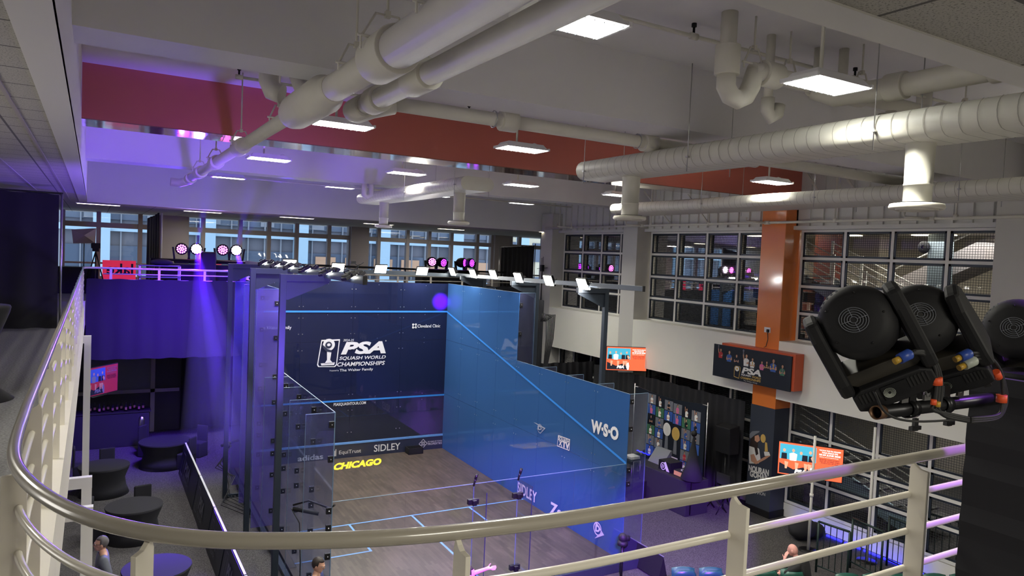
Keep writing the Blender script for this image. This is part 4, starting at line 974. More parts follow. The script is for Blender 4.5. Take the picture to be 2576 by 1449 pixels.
drape('curtain', 'short black drape panel on stands at the right end of the far balcony', a.x, 6.5, b.x, 5.4, 4.95, 7.0, .03, .2, tops=lambda f: 6.93+.13*f)
t = thing('drape_stand', 'black stands and crossbar holding the short drape panel', 'pole', (a.x, 6.5, 4.6))
MB().tube([(a.x-.05, 6.55, 4.6), (a.x-.05, 6.55, 7.0)], .02, 8).build('pole', M['steel'], t); MB().tube([(b.x+.05, 5.4, 4.6), (b.x+.05, 5.4, 7.15)], .02, 8).build('pole', M['steel'], t)
MB().tube([(a.x-.05, 6.55, 6.93), (b.x+.05, 5.4, 7.06)], .018, 8).build('crossbar', M['steel'], t)
# ================================================================== screens
def screen(loc, th, w, h, label, on=True, mount=None):
    t = thing('wall_television', label, 'television', loc)
    t['category'] = 'television'
    u = Vector((math.cos(th), -math.sin(th), 0)); n = Vector((-math.sin(th), -math.cos(th), 0)); c = Vector(loc)
    def blk(x0, x1, z0, z1, d0, d1): 
        return [c+u*x+Vector((0, 0, z))+n*d for x, z, d in ((x0,z0,d0),(x1,z0,d0),(x1,z0,d1),(x0,z0,d1),(x0,z1,d0),(x1,z1,d0),(x1,z1,d1),(x0,z1,d1))]
    Q = [(0,3,2,1),(4,5,6,7),(0,1,5,4),(1,2,6,5),(2,3,7,6),(3,0,4,7)]
    MB().add(blk(-w/2, w/2, -h/2, h/2, -.05, 0), Q).build('casing', M['black_plastic'], t, bev=.004)
    P = Plane(c-u*(w/2)-Vector((0, 0, h/2)), u, (0, 0, 1), n, w, h)
    s = 'screen_' if on else 'print_'
    r_, te, dk, wh, sk = (M['screen_red'], M['screen_teal'], M['screen_dark'], M['screen_white'], M['screen_skin']) if on else (M['print_red'], M['print_blue'], M['print_dark'], M['print_grey'], M['print_skin'])
    pic = P.rect(MB(), .012, .02, .976, .96, .002).build('picture', r_, t)
    mb = MB(); P.rect(mb, .03, .48, .56, .45, .003); mb.build('picture_field', te, pic)
    mb = MB(); P.poly(mb, [(.03, .05), (.56, .05), (.56, .22), (.40, .30), (.25, .20), (.03, .36)], .0035); 
    for x in (.10, .42, .52): P.poly(mb, [(x-.045, .48), (x+.045, .48), (x+.04, .66), (x-.04, .66)], .004)
    mb.build('picture_figures', dk, pic)
    mb = MB()
    for x in (.10, .24, .36, .50): P.disc(mb, x, .74+.03*math.sin(x*30), .022, .05, .0045, 10)
    for x in (.14, .30, .44, .50): P.poly(mb, [(x-.02, .20), (x+.01, .20), (x+.03, .40), (x-.03, .42)], .0045)
    P.poly(mb, [(.54, .48), (.58, .56), (.53, .66), (.51, .60)], .0045)
    mb.build('picture_faces', sk, pic)
    mb = MB(); P.poly(mb, [(.19, .46), (.29, .46), (.30, .66), (.24, .70), (.18, .66)], .005)
    P.text(mb, 'PSA', .27, .10, .18, .12, .006, bold=.06, shear=.2)
    P.text(mb, 'WATCH THE PSA SQUASH', .63, .86, .32, .045, .006, bold=.02); P.text(mb, 'TOUR FINALS LIVE', .67, .80, .24, .045, .006, bold=.02)
    P.text(mb, '25-29 JUNE 2025', .63, .72, .32, .06, .006, bold=.04)
    P.poly(mb, [(.53, .05), (.56, .05), (.57, .20), (.55, .36), (.51, .30), (.50, .15)], .006)
    P.text(mb, 'BEFLE PLAYGROUND', .64, .68, .28, .02, .006); mb.build('picture_lettering', wh, pic)
    mb = MB(); P.text(mb, 'REGISTER YOUR INTEREST', .64, .60, .30, .035, .006, bold=.02); P.text(mb, 'AND GET NOTIFIED WHEN', .64, .55, .30, .035, .006, bold=.02); P.text(mb, 'TICKETS GO ON SALE', .66, .50, .26, .035, .006, bold=.02); mb.build('picture_small_print', dk, pic)
    if mount: MB().tube([c-n*.05, c-n*.05+(Vector(mount)-c)*.5+Vector((0, 0, -.1)), Vector(mount)], .035, 8).add(blk(-.25, .25, -.45, -.35, -.12, -.05), Q).build('bracket', M['steel'], t)
    return t
screen((4.85, -3.5, 3.35), math.radians(27), 1.36, .79, 'lit television with a red and teal squash advert, mounted by the pale column', mount=(5.4, -2.8, 3.2))
screen((5.12, -10.35, 1.78), math.radians(55), 1.50, .84, 'lit television with a red and teal squash advert before the lower right windows', mount=(5.95, -10.3, 1.7))
screen((-9.95, 1.0, 2.62), math.radians(-50), 1.22, .80, 'dim television with a red and dark picture under the left balcony', on=False, mount=(-10.3, 1.5, 2.7))
# ================================================================== printed people for banners
def printed_person(P, mbs, x, y, s, shirt, hair='print_hair', arm=0, skin='print_skin', d=.004, cup=None, asp=1.0):
    """head, hair, torso, arms of a printed figure; x,y,s in face units, asp corrects the width"""
    k = asp
    g = lambda m: mbs.setdefault(m, MB())
    P.poly(g(hair), [(x+s*k*a, y+s*b) for a, b in ((-.10, .78), (-.13, .92), (-.08, 1.03), (.03, 1.06), (.11, .98), (.11, .84))], d)
    P.disc(g(skin), x+.01*k*s, y+s*.88, .085*k*s, .115*s, d+.001, 12)
    P.poly(g(skin), [(x+s*k*a, y+s*b) for a, b in ((-.04, .70), (.05, .70), (.05, .80), (-.04, .80))], d+.0005)
    P.poly(g(shirt), [(x+s*k*a, y+s*b) for a, b in ((-.20, .20), (.20, .20), (.22, .45), (.24, .64), (.10, .73), (-.10, .73), (-.24, .64), (-.22, .45))], d+.001)
    if arm > 0:   # raised arm
        P.poly(g(skin), [(x+s*k*a, y+s*b) for a, b in ((-.24, .62), (-.16, .60), (-.20, .85), (-.24, 1.12), (-.31, 1.12), (-.30, .85))], d+.0015)
        P.poly(g(skin), [(x+s*k*a, y+s*b) for a, b in ((.18, .50), (.26, .55), (.20, .36), (.02, .38), (.04, .45))], d+.0015)
    else:
        P.poly(g(skin), [(x+s*k*a, y+s*b) for a, b in ((-.25, .55), (-.18, .55), (-.17, .40), (.06, .48), (.05, .41), (-.22, .30), (-.27, .36))], d+.0015)
        P.poly(g(skin), [(x+s*k*a, y+s*b) for a, b in ((.25, .55), (.18, .55), (.14, .40), (-.02, .52), (-.03, .45), (.20, .32), (.28, .36))], d+.0015)
    if cup:
        cx_, cy_ = (x-.27*k*s, y+1.22*s) if arm > 0 else (x+.02*k*s, y+.62*s)
        P.disc(g(cup), cx_, cy_, .075*k*s, .09*s, d+.002, 12); P.poly(g(cup), [(cx_-.02*k*s, cy_-.05*s), (cx_+.02*k*s, cy_-.05*s), (cx_+.05*k*s, cy_-.26*s), (cx_-.05*k*s, cy_-.26*s)], d+.002)
def flush(mbs, par, name='printed'):
    nm = {'print_skin': 'printed_skin', 'print_hair': 'printed_hair', 'print_white': 'printed_white', 'print_red': 'printed_red', 'print_gold': 'printed_gold', 'print_pink': 'printed_pink', 'print_blue': 'printed_blue', 'print_grey': 'printed_grey', 'print_green': 'printed_green', 'print_dark': 'printed_black'}
    for m, mb in mbs.items(): mb.build(nm[m], M[m], par)
# championship banner box on the orange column
t = thing('banner_box', 'black championship banner on an orange box fixed to the orange column', 'banner', (5.0, -8.65, 3.9))
y0, y1, z0, z1 = -7.10, -9.72, 3.40, 4.30
tilt = Vector((-.0, 0, 0))
MB().box((5.06, -9.80, 3.42), (5.39, -7.35, 4.36)).build('box_body', M['orange_box'], t, bev=.01)
MB().box((5.02, y1, z0), (5.06, y0, z1)).build('banner_board', M['print_dark'], t)
P = Plane((5.02, y0, z0), (0, -1, 0), (0, 0, 1), (-1, 0, 0), y0-y1, z1-z0)
mbs = {}; A = .9/2.62
for x, y, s, sh, arm, cup in ((.10, .52, .36, 'print_red', 1, 'print_grey'), (.22, .44, .42, 'print_blue', 0, None), (.32, .44, .34, 'print_dark', 0, None), (.45, .40, .44, 'print_white', 1, 'print_grey'), (.53, .40, .36, 'print_white', 0, 'print_gold'), (.65, .40, .32, 'print_pink', 0, None), (.71, .44, .30, 'print_dark', 0, 'print_gold'), (.79, .38, .46, 'print_blue', 0, 'print_gold'), (.90, .34, .38, 'print_green', 0, 'print_grey')):
    printed_person(P, mbs, x, y, s, sh, arm=arm, cup=cup, asp=A)
flush(mbs, t)
D = MB(); P.text(D, 'PSA', .40, .26, .25, .19, .010, bold=.045, shear=.2); P.text(D, 'SQUASH', .395, .18, .13, .065, .010, bold=.03, shear=.2); P.text(D, 'The Walter Family', .43, .02, .18, .045, .010)
P.disc(D, .338, .36, .028, .08, .010, 16); D.build('banner_lettering', M['print_white'], t)
D = MB(); P.text(D, 'WORLD', .54, .175, .11, .065, .010, bold=.03, shear=.2); P.text(D, 'CHAMPIONSHIPS', .39, .09, .26, .065, .010, bold=.03, shear=.2)
P.frame(D, [(.30, .10), (.37, .07), (.385, .38), (.375, .44), (.315, .44), (.30, .38)], .006, .011); P.disc(D, .338, .36, .012, .035, .012, 12)
D.build('gold_lettering', M['print_gold'], t)
# outlet and cable on the orange column
t = thing('outlet', 'white double outlet on the orange column with a black plug and cord', 'outlet', (5.39, -8.6, 4.95))
p = at(1931, 830, 'X', 5.39)
MB().box((5.375, p.y-.10, p.z-.07), (5.39, p.y+.10, p.z+.07)).build('cover_plate', M['white'], t)
MB().box((5.33, p.y-.07, p.z-.06), (5.375, p.y-.01, p.z+.02)).build('plug', M['black_plastic'], t)
MB().tube([(5.35, p.y-.04, p.z-.05), (5.35, p.y-.06, p.z-.25), (5.36, p.y-.0, p.z-.45), (5.34, p.y+.05, 4.38)], .010, 6).build('cord', M['black_soft'], t)
# printed wrap: woman kissing a trophy, name
P = Plane((XB-.014, -8.22, -.15), (0, -1, 0), (0, 0, 1), (-1, 0, 0), 1, 1)
def wp(px, py): p = at(px, py, 'X', XB-.014); return (-8.22-p.y, p.z+.15)
mbs = {}
g = lambda m: mbs.setdefault(m, MB())
def wpoly(m, pts, d): P.poly(g(m), [wp(*q) for q in pts], d)
wpoly('print_white', ((1885, 1122), (1897, 1118), (1910, 1130), (1914, 1160), (1908, 1166), (1885, 1166), (1884, 1140)), .003)
wpoly('print_skin', ((1888, 1144), (1897, 1142), (1905, 1160), (1926, 1148), (1937, 1141), (1938, 1147), (1925, 1156), (1902, 1168), (1890, 1160)), .005)
wpoly('print_hair', ((1890, 1098), (1906, 1094), (1908, 1108), (1906, 1128), (1908, 1142), (1902, 1146), (1898, 1126), (1886, 1122)), .005)
wpoly('print_skin', ((1899, 1097), (1908, 1094), (1911, 1100), (1912, 1108), (1905, 1113), (1899, 1108)), .007)
wpoly('print_grey', ((1886, 1092), (1892, 1085), (1902, 1084), (1911, 1084), (1911, 1087), (1902, 1092), (1889, 1103), (1886, 1100)), .009)
c = wp(1920, 1103); P.disc(g('print_gold'), c[0], c[1], .085, .115, .006, 20)
wpoly('print_gold', ((1925, 1112), (1930, 1114), (1932, 1136), (1924, 1136)), .005)
wpoly('print_white', ((1922, 1136), (1935, 1137), (1938, 1146), (1924, 1147)), .006)
def wtext(m, s, bl, br, h, **k):
    a = wp(*bl); b = wp(*br); vs, fs = text_mesh(s, **k)
    g(m).add([P.p(a[0]+(b[0]-a[0])*u, a[1]+(b[1]-a[1])*u+h*v, .006) for u, v in vs], fs)
wtext('print_white', 'NOURAN', (1883, 1184), (1934, 1198), .17, bold=.045)
wtext('print_white', 'GOHAR', (1886, 1198), (1932, 1212), .17, bold=.045)
wtext('print_white', 'REIGNING', (1884, 1229), (1923, 1236), .09, bold=.0)
wtext('print_white', 'CHAMPION', (1884, 1238), (1925, 1248), .09, bold=.0)
flush(mbs, oc)
# second printed column wrap behind the blue wall: man in a white cap
wc = bpy.data.objects['column.001']
t = thing('column_wrap', 'dark wrap with a man in a white cap on the pale column', 'banner', (5.36, -2.7, -.15))
MB().box((XB-.03, -3.10, -.14), (XB-.008, -2.31, 3.0)).build('wrap_sheet', M['navy_wrap'], t)
P = Plane((XB-.031, -2.31, -.14), (0, -1, 0), (0, 0, 1), (-1, 0, 0), .79, 3.14); mbs = {}
printed_person(P, mbs, .45, .50, .36, 'print_white', hair='print_white', asp=3.2, d=.002)
flush(mbs, t)
D = MB(); P.text(D, 'DIEGO', .12, .44, .72, .055, .004, bold=.04); P.text(D, 'ELIAS', .14, .375, .70, .055, .004, bold=.04); P.text(D, 'PERU', .30, .34, .36, .028, .004); D.build('wrap_lettering', M['decal_grey'], t)
# ================================================================== right side: backdrop, tables, stands
t = thing('photo_backdrop', 'black backdrop on silver poles printed with player photos and two big trophies', 'backdrop', (4.5, -5.9, 0))
BX = 4.5; y0, y1, z0, z1 = -4.45, -7.42, .35, 2.66
mb = MB(); N = 14
for i in range(N):
    a, b = i/N, (i+1)/N; s1, s2 = -.10*math.sin(math.pi*a), -.10*math.sin(math.pi*b)
    mb.add([(BX, y0+(y1-y0)*a, z0), (BX, y0+(y1-y0)*b, z0), (BX, y0+(y1-y0)*b, z1+s2), (BX, y0+(y1-y0)*a, z1+s1), (BX+.01, y0+(y1-y0)*a, z0), (BX+.01, y0+(y1-y0)*b, z0), (BX+.01, y0+(y1-y0)*b, z1+s2), (BX+.01, y0+(y1-y0)*a, z1+s1)], [(0,1,2,3), (7,6,5,4), (3,2,6,7)])
mb.build('backdrop_cloth', M['print_dark'], t)
for y in (y0+.05, y1-.07): MB().tube([(BX, y, -.15), (BX, y, z1+.06)], .018, 8).build('pole', M['steel'], t)
MB().tube([(BX, y0+.05, z1-.03), (BX, y0-.1, z1-.03)], .014, 8).tube([(BX, y1-.07, z1-.03), (BX, y1+.12, z1-.03)], .014, 8).build('crossbar', M['steel'], t)
P = Plane((BX-.004, y0, z0), (0, -1, 0), (0, 0, 1), (-1, 0, 0), y0-y1, z1-z0); mbs = {}
g = lambda m: mbs.setdefault(m, MB())
rnd = random.Random(3); cols = ['print_grey', 'print_blue', 'print_dark', 'print_green', 'print_grey', 'print_blue']; sh = ['print_red', 'print_white', 'print_pink', 'print_blue', 'print_white', 'print_dark']
xs = [.20, .325, .45, .575, .70, .825]
for i, x in enumerate(xs):
    for j in range(6):
        if i in (2, 3) and j > 1: continue
        y = .82-j*.135-(.012*i); w, h = .117, .126
        P.rect(g(cols[(i*2+j) % 6]), x, y, w, h, .002)
        printed_person(P, mbs, x+w/2, y-.02, .135, sh[rnd.randrange(6)], arm=rnd.randrange(2), asp=.62, d=.004)
for cx_, cy_, m in ((.50, .55, 'print_white'), (.625, .53, 'print_gold')):
    P.disc(g(m), cx_, cy_, .055, .085, .006, 20)
    P.poly(g('print_grey'), [(cx_-.018, cy_-.08), (cx_+.018, cy_-.08), (cx_+.025, cy_-.26), (cx_-.025, cy_-.26)], .006)
    P.poly(g('print_dark'), [(cx_-.045, cy_-.26), (cx_+.045, cy_-.26), (cx_+.045, cy_-.38), (cx_-.045, cy_-.38)], .006)
    for k in range(2): P.poly(g('print_white'), [(cx_-.045, cy_-.30-k*.04), (cx_+.045, cy_-.30-k*.04), (cx_+.045, cy_-.315-k*.04), (cx_-.045, cy_-.315-k*.04)], .008)
flush(mbs, t)
def table_box(name, label, x0, y0, x1, y1, h, cat='table', m='black_cloth', z=-.15):
    t = thing(name, label, cat, ((x0+x1)/2, (y0+y1)/2, z))
    MB().box((x0, y0, z), (x1, y1, z+h)).build('cloth', M[m], t, bev=.015)
    MB().box((x0+.02, y0+.02, z+h-.01), (x1-.02, y1-.02, z+h+.012)).build('table_top', M['black_soft'], t, bev=.005)
    return t
table_box('covered_table', 'long black-covered table in front of the photo backdrop', 3.35, -8.0, 4.15, -5.85, .92)
for k, (y, lab) in enumerate(((-6.95, 'black box with a white emblem on the covered table, left one'), (-7.55, 'black and yellow box with a white emblem lying on the covered table, right one'))):
    t = thing('racket_box', lab, 'box', (3.7, y, .79))
    MB().box((3.5, y-.25, .785), (3.95, y+.22, 1.05 if k == 0 else .93)).build('box_body', M['black_plastic'], t, bev=.006)
    P = Plane((3.497, y+.22, .785), (0, -1, 0), (0, 0, 1), (-1, 0, 0), .47, .265 if k == 0 else .145)
    if k == 0:
        D = MB(); P.ring(D, .40, .45, .22, .40, .05, .002, 16); P.text(D, 'D', .30, .28, .2, .34, .003, bold=.05); P.poly(D, [(.45, .85), (.62, 1.0), (.95, .05), (.70, .05)], .0025); D.build('emblem', M['print_white'], t)
    else:
        D = MB(); P.rect(D, .05, .1, .9, .8, .002); D.build('yellow_panel', M['print_gold'], t)
        Q = Plane((3.52, y+.2, .931), (0, -1, 0), (1, 0, 0), (0, 0, 1), .4, .4); D = MB(); Q.ring(D, .5, .5, .3, .3, .07, .002, 16); Q.text(D, 'D', .4, .38, .2, .24, .003, bold=.05); D.build('emblem', M['print_white'], t)
t = thing('laptop_case', 'dark open case lid standing at the left end of the covered table', 'case', (3.9, -6.3, .79))
MB().prism([(3.75, -6.60, .785), (4.05, -6.60, .785), (4.12, -6.60, 1.18), (4.06, -6.60, 1.18)], (0, .6, 0)).build('lid', M['print_grey'], t)
# cart with towels
t = thing('equipment_cart', 'black wheeled equipment cart with blue status lights behind the court corner', 'cart', (3.3, -5.7, -.15))
a = at(1596, 1150, 'Z', .62); cx_, cy_ = a.x, a.y
MB().box((cx_-.35, cy_-.3, .50), (cx_+.35, cy_+.3, .60)).build('tray', M['black_plastic'], t, bev=.01)
for sx in (-1, 1):
    for sy in (-1, 1): MB().tube([(cx_+sx*.30, cy_+sy*.25, -.13), (cx_+sx*.30, cy_+sy*.25, .5)], .018, 8).build('leg', M['steel'], t)
MB().box((cx_-.35, cy_-.3, -.02), (cx_+.35, cy_+.3, .04)).build('shelf', M['black_plastic'], t)
mb = MB()
for k in range(11): mb.sphere((cx_+.34, cy_+.28-.055*k, .72+.01*math.sin(k*2)), .016, 8, 5)
o = mb.build('status_lights', M['led_blue'], t)
t = thing('folded_towel', 'folded white towel lying on the equipment cart', 'towel', (cx_-.1, cy_, .61))
mb = MB()
for k in range(3): mb.box((cx_-.27, cy_-.18+.005*k, .605+.028*k), (cx_+.08, cy_+.17-.006*k, .630+.028*k))
mb.build('towel', M['print_white'], t, bev=.012)
t = thing('wheeled_case', 'black wheeled flight case with a raised handle by the blue wall corner', 'case', (3.5, -6.4, -.15))
a = Vector((3.0, -6.4, 0))
MB().box((a.x-.25, a.y-.18, -.08), (a.x+.25, a.y+.18, .42)).build('case_body', M['black_plastic'], t, bev=.02)
MB().tube([(a.x-.12, a.y, .42), (a.x-.12, a.y, .95), (a.x+.12, a.y, .95), (a.x+.12, a.y, .42)], .012, 8).build('handle', M['steel'], t)
for sx in (-1, 1): MB().tube([(a.x+sx*.2, a.y-.2, -.10), (a.x+sx*.2, a.y-.14, -.10)], .05, 12).build('wheel', M['black_soft'], t)
# speaker and softbox
t = thing('loudspeaker', 'large black loudspeaker on a stand before the black curtain', 'speaker', (4.85, -8.0, -.15))
MB().prism([(4.7, -7.65, 1.40), (5.05, -7.65, 1.40), (5.05, -7.65, 2.18), (4.66, -7.65, 2.12)], (0, -.52, 0)).build('cabinet', M['black_plastic'], t, bev=.02)
MB().tube([(4.85, -7.9, -.1), (4.85, -7.9, 1.4)], .02, 8).build('pole', M['black_metal'], t)
for k in range(3): a_ = k*2.1+.4; MB().tube([(4.85, -7.9, .45), (4.85+.42*math.cos(a_), -7.9+.42*math.sin(a_), -.13)], .014, 6).build('leg', M['black_metal'], t)
t = thing('covered_light', 'folded black umbrella light on a stand beside the covered table', 'umbrella', (3.4, -8.35, -.15))
a = at(1745, 1110, 'X', 3.5)
MB().tube([(a.x, a.y, -.1), (a.x, a.y, a.z+.15)], .016, 8).build('pole', M['black_metal'], t)
MB().lathe([(.02, .1), (.06, -.1), (.16, -.6), (.30, -1.0), (.27, -1.02)], (a.x, a.y, a.z+.0), 9).build('canopy', M['black_cloth'], t)
MB().sphere((a.x, a.y, a.z+.2), .08).build('lamp_head', M['black_plastic'], t)
t = thing('folding_chair', 'black folding chair with crossed legs by the base of the orange column', 'chair', (4.6, -7.9, -.15))
cx_, cy_ = 4.45, -8.0
for sy in (-.22, .22):
    MB().tube([(cx_-.2, cy_+sy, -.14), (cx_+.2, cy_+sy, .35)], .014, 6).build('leg', M['black_metal'], t)
    MB().tube([(cx_+.2, cy_+sy, -.14), (cx_-.2, cy_+sy, .35)], .014, 6).build('leg', M['black_metal'], t)
    MB().tube([(cx_+.2, cy_+sy, .3), (cx_+.28, cy_+sy, .85)], .014, 6).build('back_post', M['black_metal'], t)
MB().box((cx_-.2, cy_-.24, .33), (cx_+.2, cy_+.24, .36)).build('seat', M['black_cloth'], t); MB().box((cx_+.24, cy_-.24, .55), (cx_+.27, cy_+.24, .85)).build('backrest', M['black_cloth'], t)
# white poles, blue floor lights, bag, crowd barriers
for k, (tp, bt, lab) in enumerate((((2043, 1098), (2033, 1385), 'tall white pole standing in front of the lower television'), ((2203, 1075), (2180, 1412), 'tall white pole standing right of the lower television'))):
    b = at(*bt, 'Z', -.15); q = at(*tp, 'Y', b.y)
    t = thing('white_pole', lab, 'pole', b); MB().tube([b, (b.x, b.y, 1.2), (b.x, b.y, q.z)], [.035, .033, .030], 12).build('pole', M['white_paint'], t)
    MB().tube([(b.x, b.y, 1.15), (b.x, b.y, 1.22)], .045, 12).build('joint', M['white_paint'], t); MB().lathe([(.0, .02), (.22, .02), (.22, 0)], b, 16).build('base_plate', M['black_metal'], t)
mb = MB()
for y in [-9.5-.5*k for k in range(7)]: mb.box((5.72, y-.42, -.13), (5.76, y, -.09))
tag(mb.build('led_strip', M['led_blue'], base=(5.74, -11, -.13)), 'bright blue light strip along the foot of the lower right windows', 'light strip')
a = at(2020, 1330, 'Z', .1)
t = thing('duffel_bag', 'black duffel bag heaped on the carpet by the white pole', 'bag', (a.x, a.y, -.15))
MB().sphere((a.x, a.y, .1), (.42, .30, .25), 14, 9).sphere((a.x+.3, a.y-.1, .05), (.28, .25, .2), 12, 8).build('bag_body', M['black_cloth'], t)
MB().tube([(a.x-.2, a.y, .3), (a.x-.1, a.y, .45), (a.x+.1, a.y, .45), (a.x+.2, a.y, .3)], .015, 6).build('handle', M['black_soft'], t)
def barrier(x0, y0, x1, y1, label, z0=-.15, z1=.98):
    t = thing('crowd_barrier', label, 'barrier', ((x0+x1)/2, (y0+y1)/2, z0), 'dark green railings of the seating stand')
    A = Vector((x0, y0, 0)); B = Vector((x1, y1, 0)); L = (B-A).length; d = (B-A)/L
    f = lambda s, z: A+d*s+Vector((0, 0, z))
    for s in (0, L): MB().tube([f(s, z0), f(s, z1)], .024, 8).build('post', M['green_metal'], t)
    MB().tube([f(0, z1), f(L, z1)], .026, 8).build('top_rail', M['green_metal'], t); MB().tube([f(0, z0+.15), f(L, z0+.15)], .018, 8).build('bottom_rail', M['green_metal'], t)
    n = int(L/.13)
    for k in range(1, n): MB().tube([f(L*k/n, z0+.15), f(L*k/n, z1)], .009, 6, caps=False).build('baluster', M['green_metal'], t)
for k, (a_, b_, lab) in enumerate((((2060, 1312), (2138, 1338), 'dark green railing of the stand, first from the left, next to the duffel bag'), ((2146, 1304), (2222, 1338), 'dark green railing of the stand, second from the left'), ((2238, 1300), (2292, 1322), 'dark green railing of the stand, third from the left'), ((2338, 1292), (2430, 1318), 'dark green railing of the stand, rightmost, near the black tower'))):
    p = at(*a_, 'Z', .98); q = at(*b_, 'Z', .98); barrier(p.x, p.y, q.x, q.y, lab)
# seats of the stand
def seat(loc, rz):
    t = thing('stadium_seat', 'dark green plastic folding seat', 'seat', (0, 0, 0))
    mb = MB(); n = 10; V = []
    for j in range(6):
        for i in range(n+1):
            a = -1+2*i/n; z = .42+.40*j/5; w = .235*(1-.35*max(0, (j-3)/2)**2); yy = -.02-.05*j/5+.06*a*a
            V.append((a*w, yy, z))
    mb.add(V, [(j*(n+1)+i, j*(n+1)+i+1, (j+1)*(n+1)+i+1, (j+1)*(n+1)+i) for j in range(5) for i in range(n)], True)
    o = mb.build('backrest', M['green_plastic'], t); s = o.modifiers.new('s', 'SOLIDIFY'); s.thickness = .03
    o = MB().add([(x*.22, .02+y*.10, .45+.38*y-.03*x*x) for y in (0, .35, .7, 1) for x in (-1, -.5, 0, .5, 1)], [(j*5+i, j*5+i+1, j*5+i+6, j*5+i+5) for j in range(3) for i in range(4)], True).build('seat', M['green_plastic'], t); s = o.modifiers.new('s', 'SOLIDIFY'); s.thickness = .035
    MB().box((-.25, -.05, .25), (-.22, .1, .45)).box((.22, -.05, .25), (.25, .1, .45)).build('bracket', M['green_metal'], t)
    MB().box((-.25, -.02, 0), (.25, .02, .27)).build('riser', M['green_metal'], t)
    t.location = loc; t.rotation_euler = (0, 0, rz); return t
s0 = None; k = 0
SD = Vector((3.1, -1.55, 0)).normalized(); rzs = math.atan2(SD.y, SD.x)
for r_, (sx, sy, n_) in enumerate(((-.55, -12.0, 5), (2.15, -13.55, 3), (3.75, -14.3, 5))):
    for i in range(n_):
        loc = Vector((sx, sy, -.15+(.12 if r_ < 2 else .12)))+SD*(.53*i)
        lab = 'dark green folding seat, %s' % (['%s of the seats left of the bald man' % ('first', 'second', 'third', 'fourth', 'fifth')[i % 5], '%s of the three seats right of the bald man' % ('first', 'second', 'third')[i % 3], '%s of the seats near the black tower' % ('first', 'second', 'third', 'fourth', 'fifth')[i % 5]][r_])
        if s0 is None: s0 = seat(loc, rzs); s0['label'] = lab; s0['group'] = 'dark green folding seats of the stand'
        else: dup(s0, loc, lab, rz=rzs)
t = thing('seating_platform', 'dark low platform under the green seats', 'platform', (2.6, -13.6, -.15))
mb = MB(); q = [Vector((-.9, -11.7, -.14)), Vector((5.2, -14.8, -.14)), Vector((4.4, -16.4, -.14)), Vector((-1.7, -13.3, -.14))]
mb.prism(q, (0, 0, .11)).build('deck', M['gym_dark'], t)
# ================================================================== left side: tables, chairs, boards, bar
def cocktail_table(loc, r, h, label, grp='round tables in fitted black cloths'):
    t = thing('round_table', label, 'table', loc, grp)
    MB().lathe([(0, h), (r*.97, h), (r, h-.015), (r*.985, h-.05), (r*.80, h*.55), (r*.86, h*.25), (r*.98, .0), (r*.96, 0)], loc, 32).build('fitted_cloth', M['black_cloth'], t)
    MB().lathe([(0, h+.002), (r*.985, h+.002)], loc, 32).build('table_top', M['black_cloth'], t)
    return t
TB = (((338, 1270), .62, 'round black-covered table in the middle of the lower left floor'), ((262, 1170), .64, 'round black-covered table behind the middle one, close to the balcony edge'), ((395, 1425), .62, 'round black-covered table at the bottom edge, right of the man in the grey suit'), ((415, 1108), .75, 'large black-covered table farthest back, before the long curtain'))
def cover_chair(x, y, rz, label):
    t = thing('covered_chair', label, 'chair', (0, 0, 0), 'chairs under black stretch covers')
    MB().box((-.2, -.2, .0), (.2, .2, .46)).build('cover', M['black_cloth'], t, bev=.03)
    MB().box((-.19, .15, .40), (.19, .21, .95)).build('backrest', M['black_cloth'], t, bev=.05)
    t.location = (x, y, -.15); t.rotation_euler = (0, 0, rz)
for (px, py), r, lab in TB:
    p = at(px, py, 'Z', .60); cocktail_table((p.x, p.y, -.15), r*.95, .75, lab)
for (px, py, z), rz, lab in (((272, 1135, .75), .1, 'black-covered chair behind the table near the balcony edge'), ((365, 1230, .75), .2, 'black-covered chair behind the middle round table'), ((372, 1075, .75), .9, 'black-covered chair left of the large back table'), ((500, 1080, .7), -.8, 'black-covered chair right of the large back table'), ((470, 1115, .6), -2.2, 'black-covered chair in front of the large back table'), ((205, 1150, .5), 1.6, 'black-covered chair partly hidden by the balcony edge'), ((250, 1275, .6), 1.3, 'black-covered chair left of the middle round table')):
    p = at(px, py, 'Z', z); cover_chair(p.x, p.y, rz, lab)
p = at(-25, 762, 'Z', ZU+1.05)
t = thing('bar_table', 'tall black-covered cocktail table cut off by the left edge of the photo', 'table', (-11.75, -14.6, ZU))
q = at(24, 770, 'Z', ZU+1.08); bx, by = q.x-.36, q.y
t.location = (bx, by, ZU); BASE[t.name] = Vector((bx, by, ZU))
MB().lathe([(0, 1.09), (.37, 1.09), (.38, 1.07), (.37, 1.02), (.20, .55), (.17, .38), (.24, .15), (.42, 0), (.40, 0)], (bx, by, ZU), 32).build('fitted_cloth', M['black_cloth'], t)
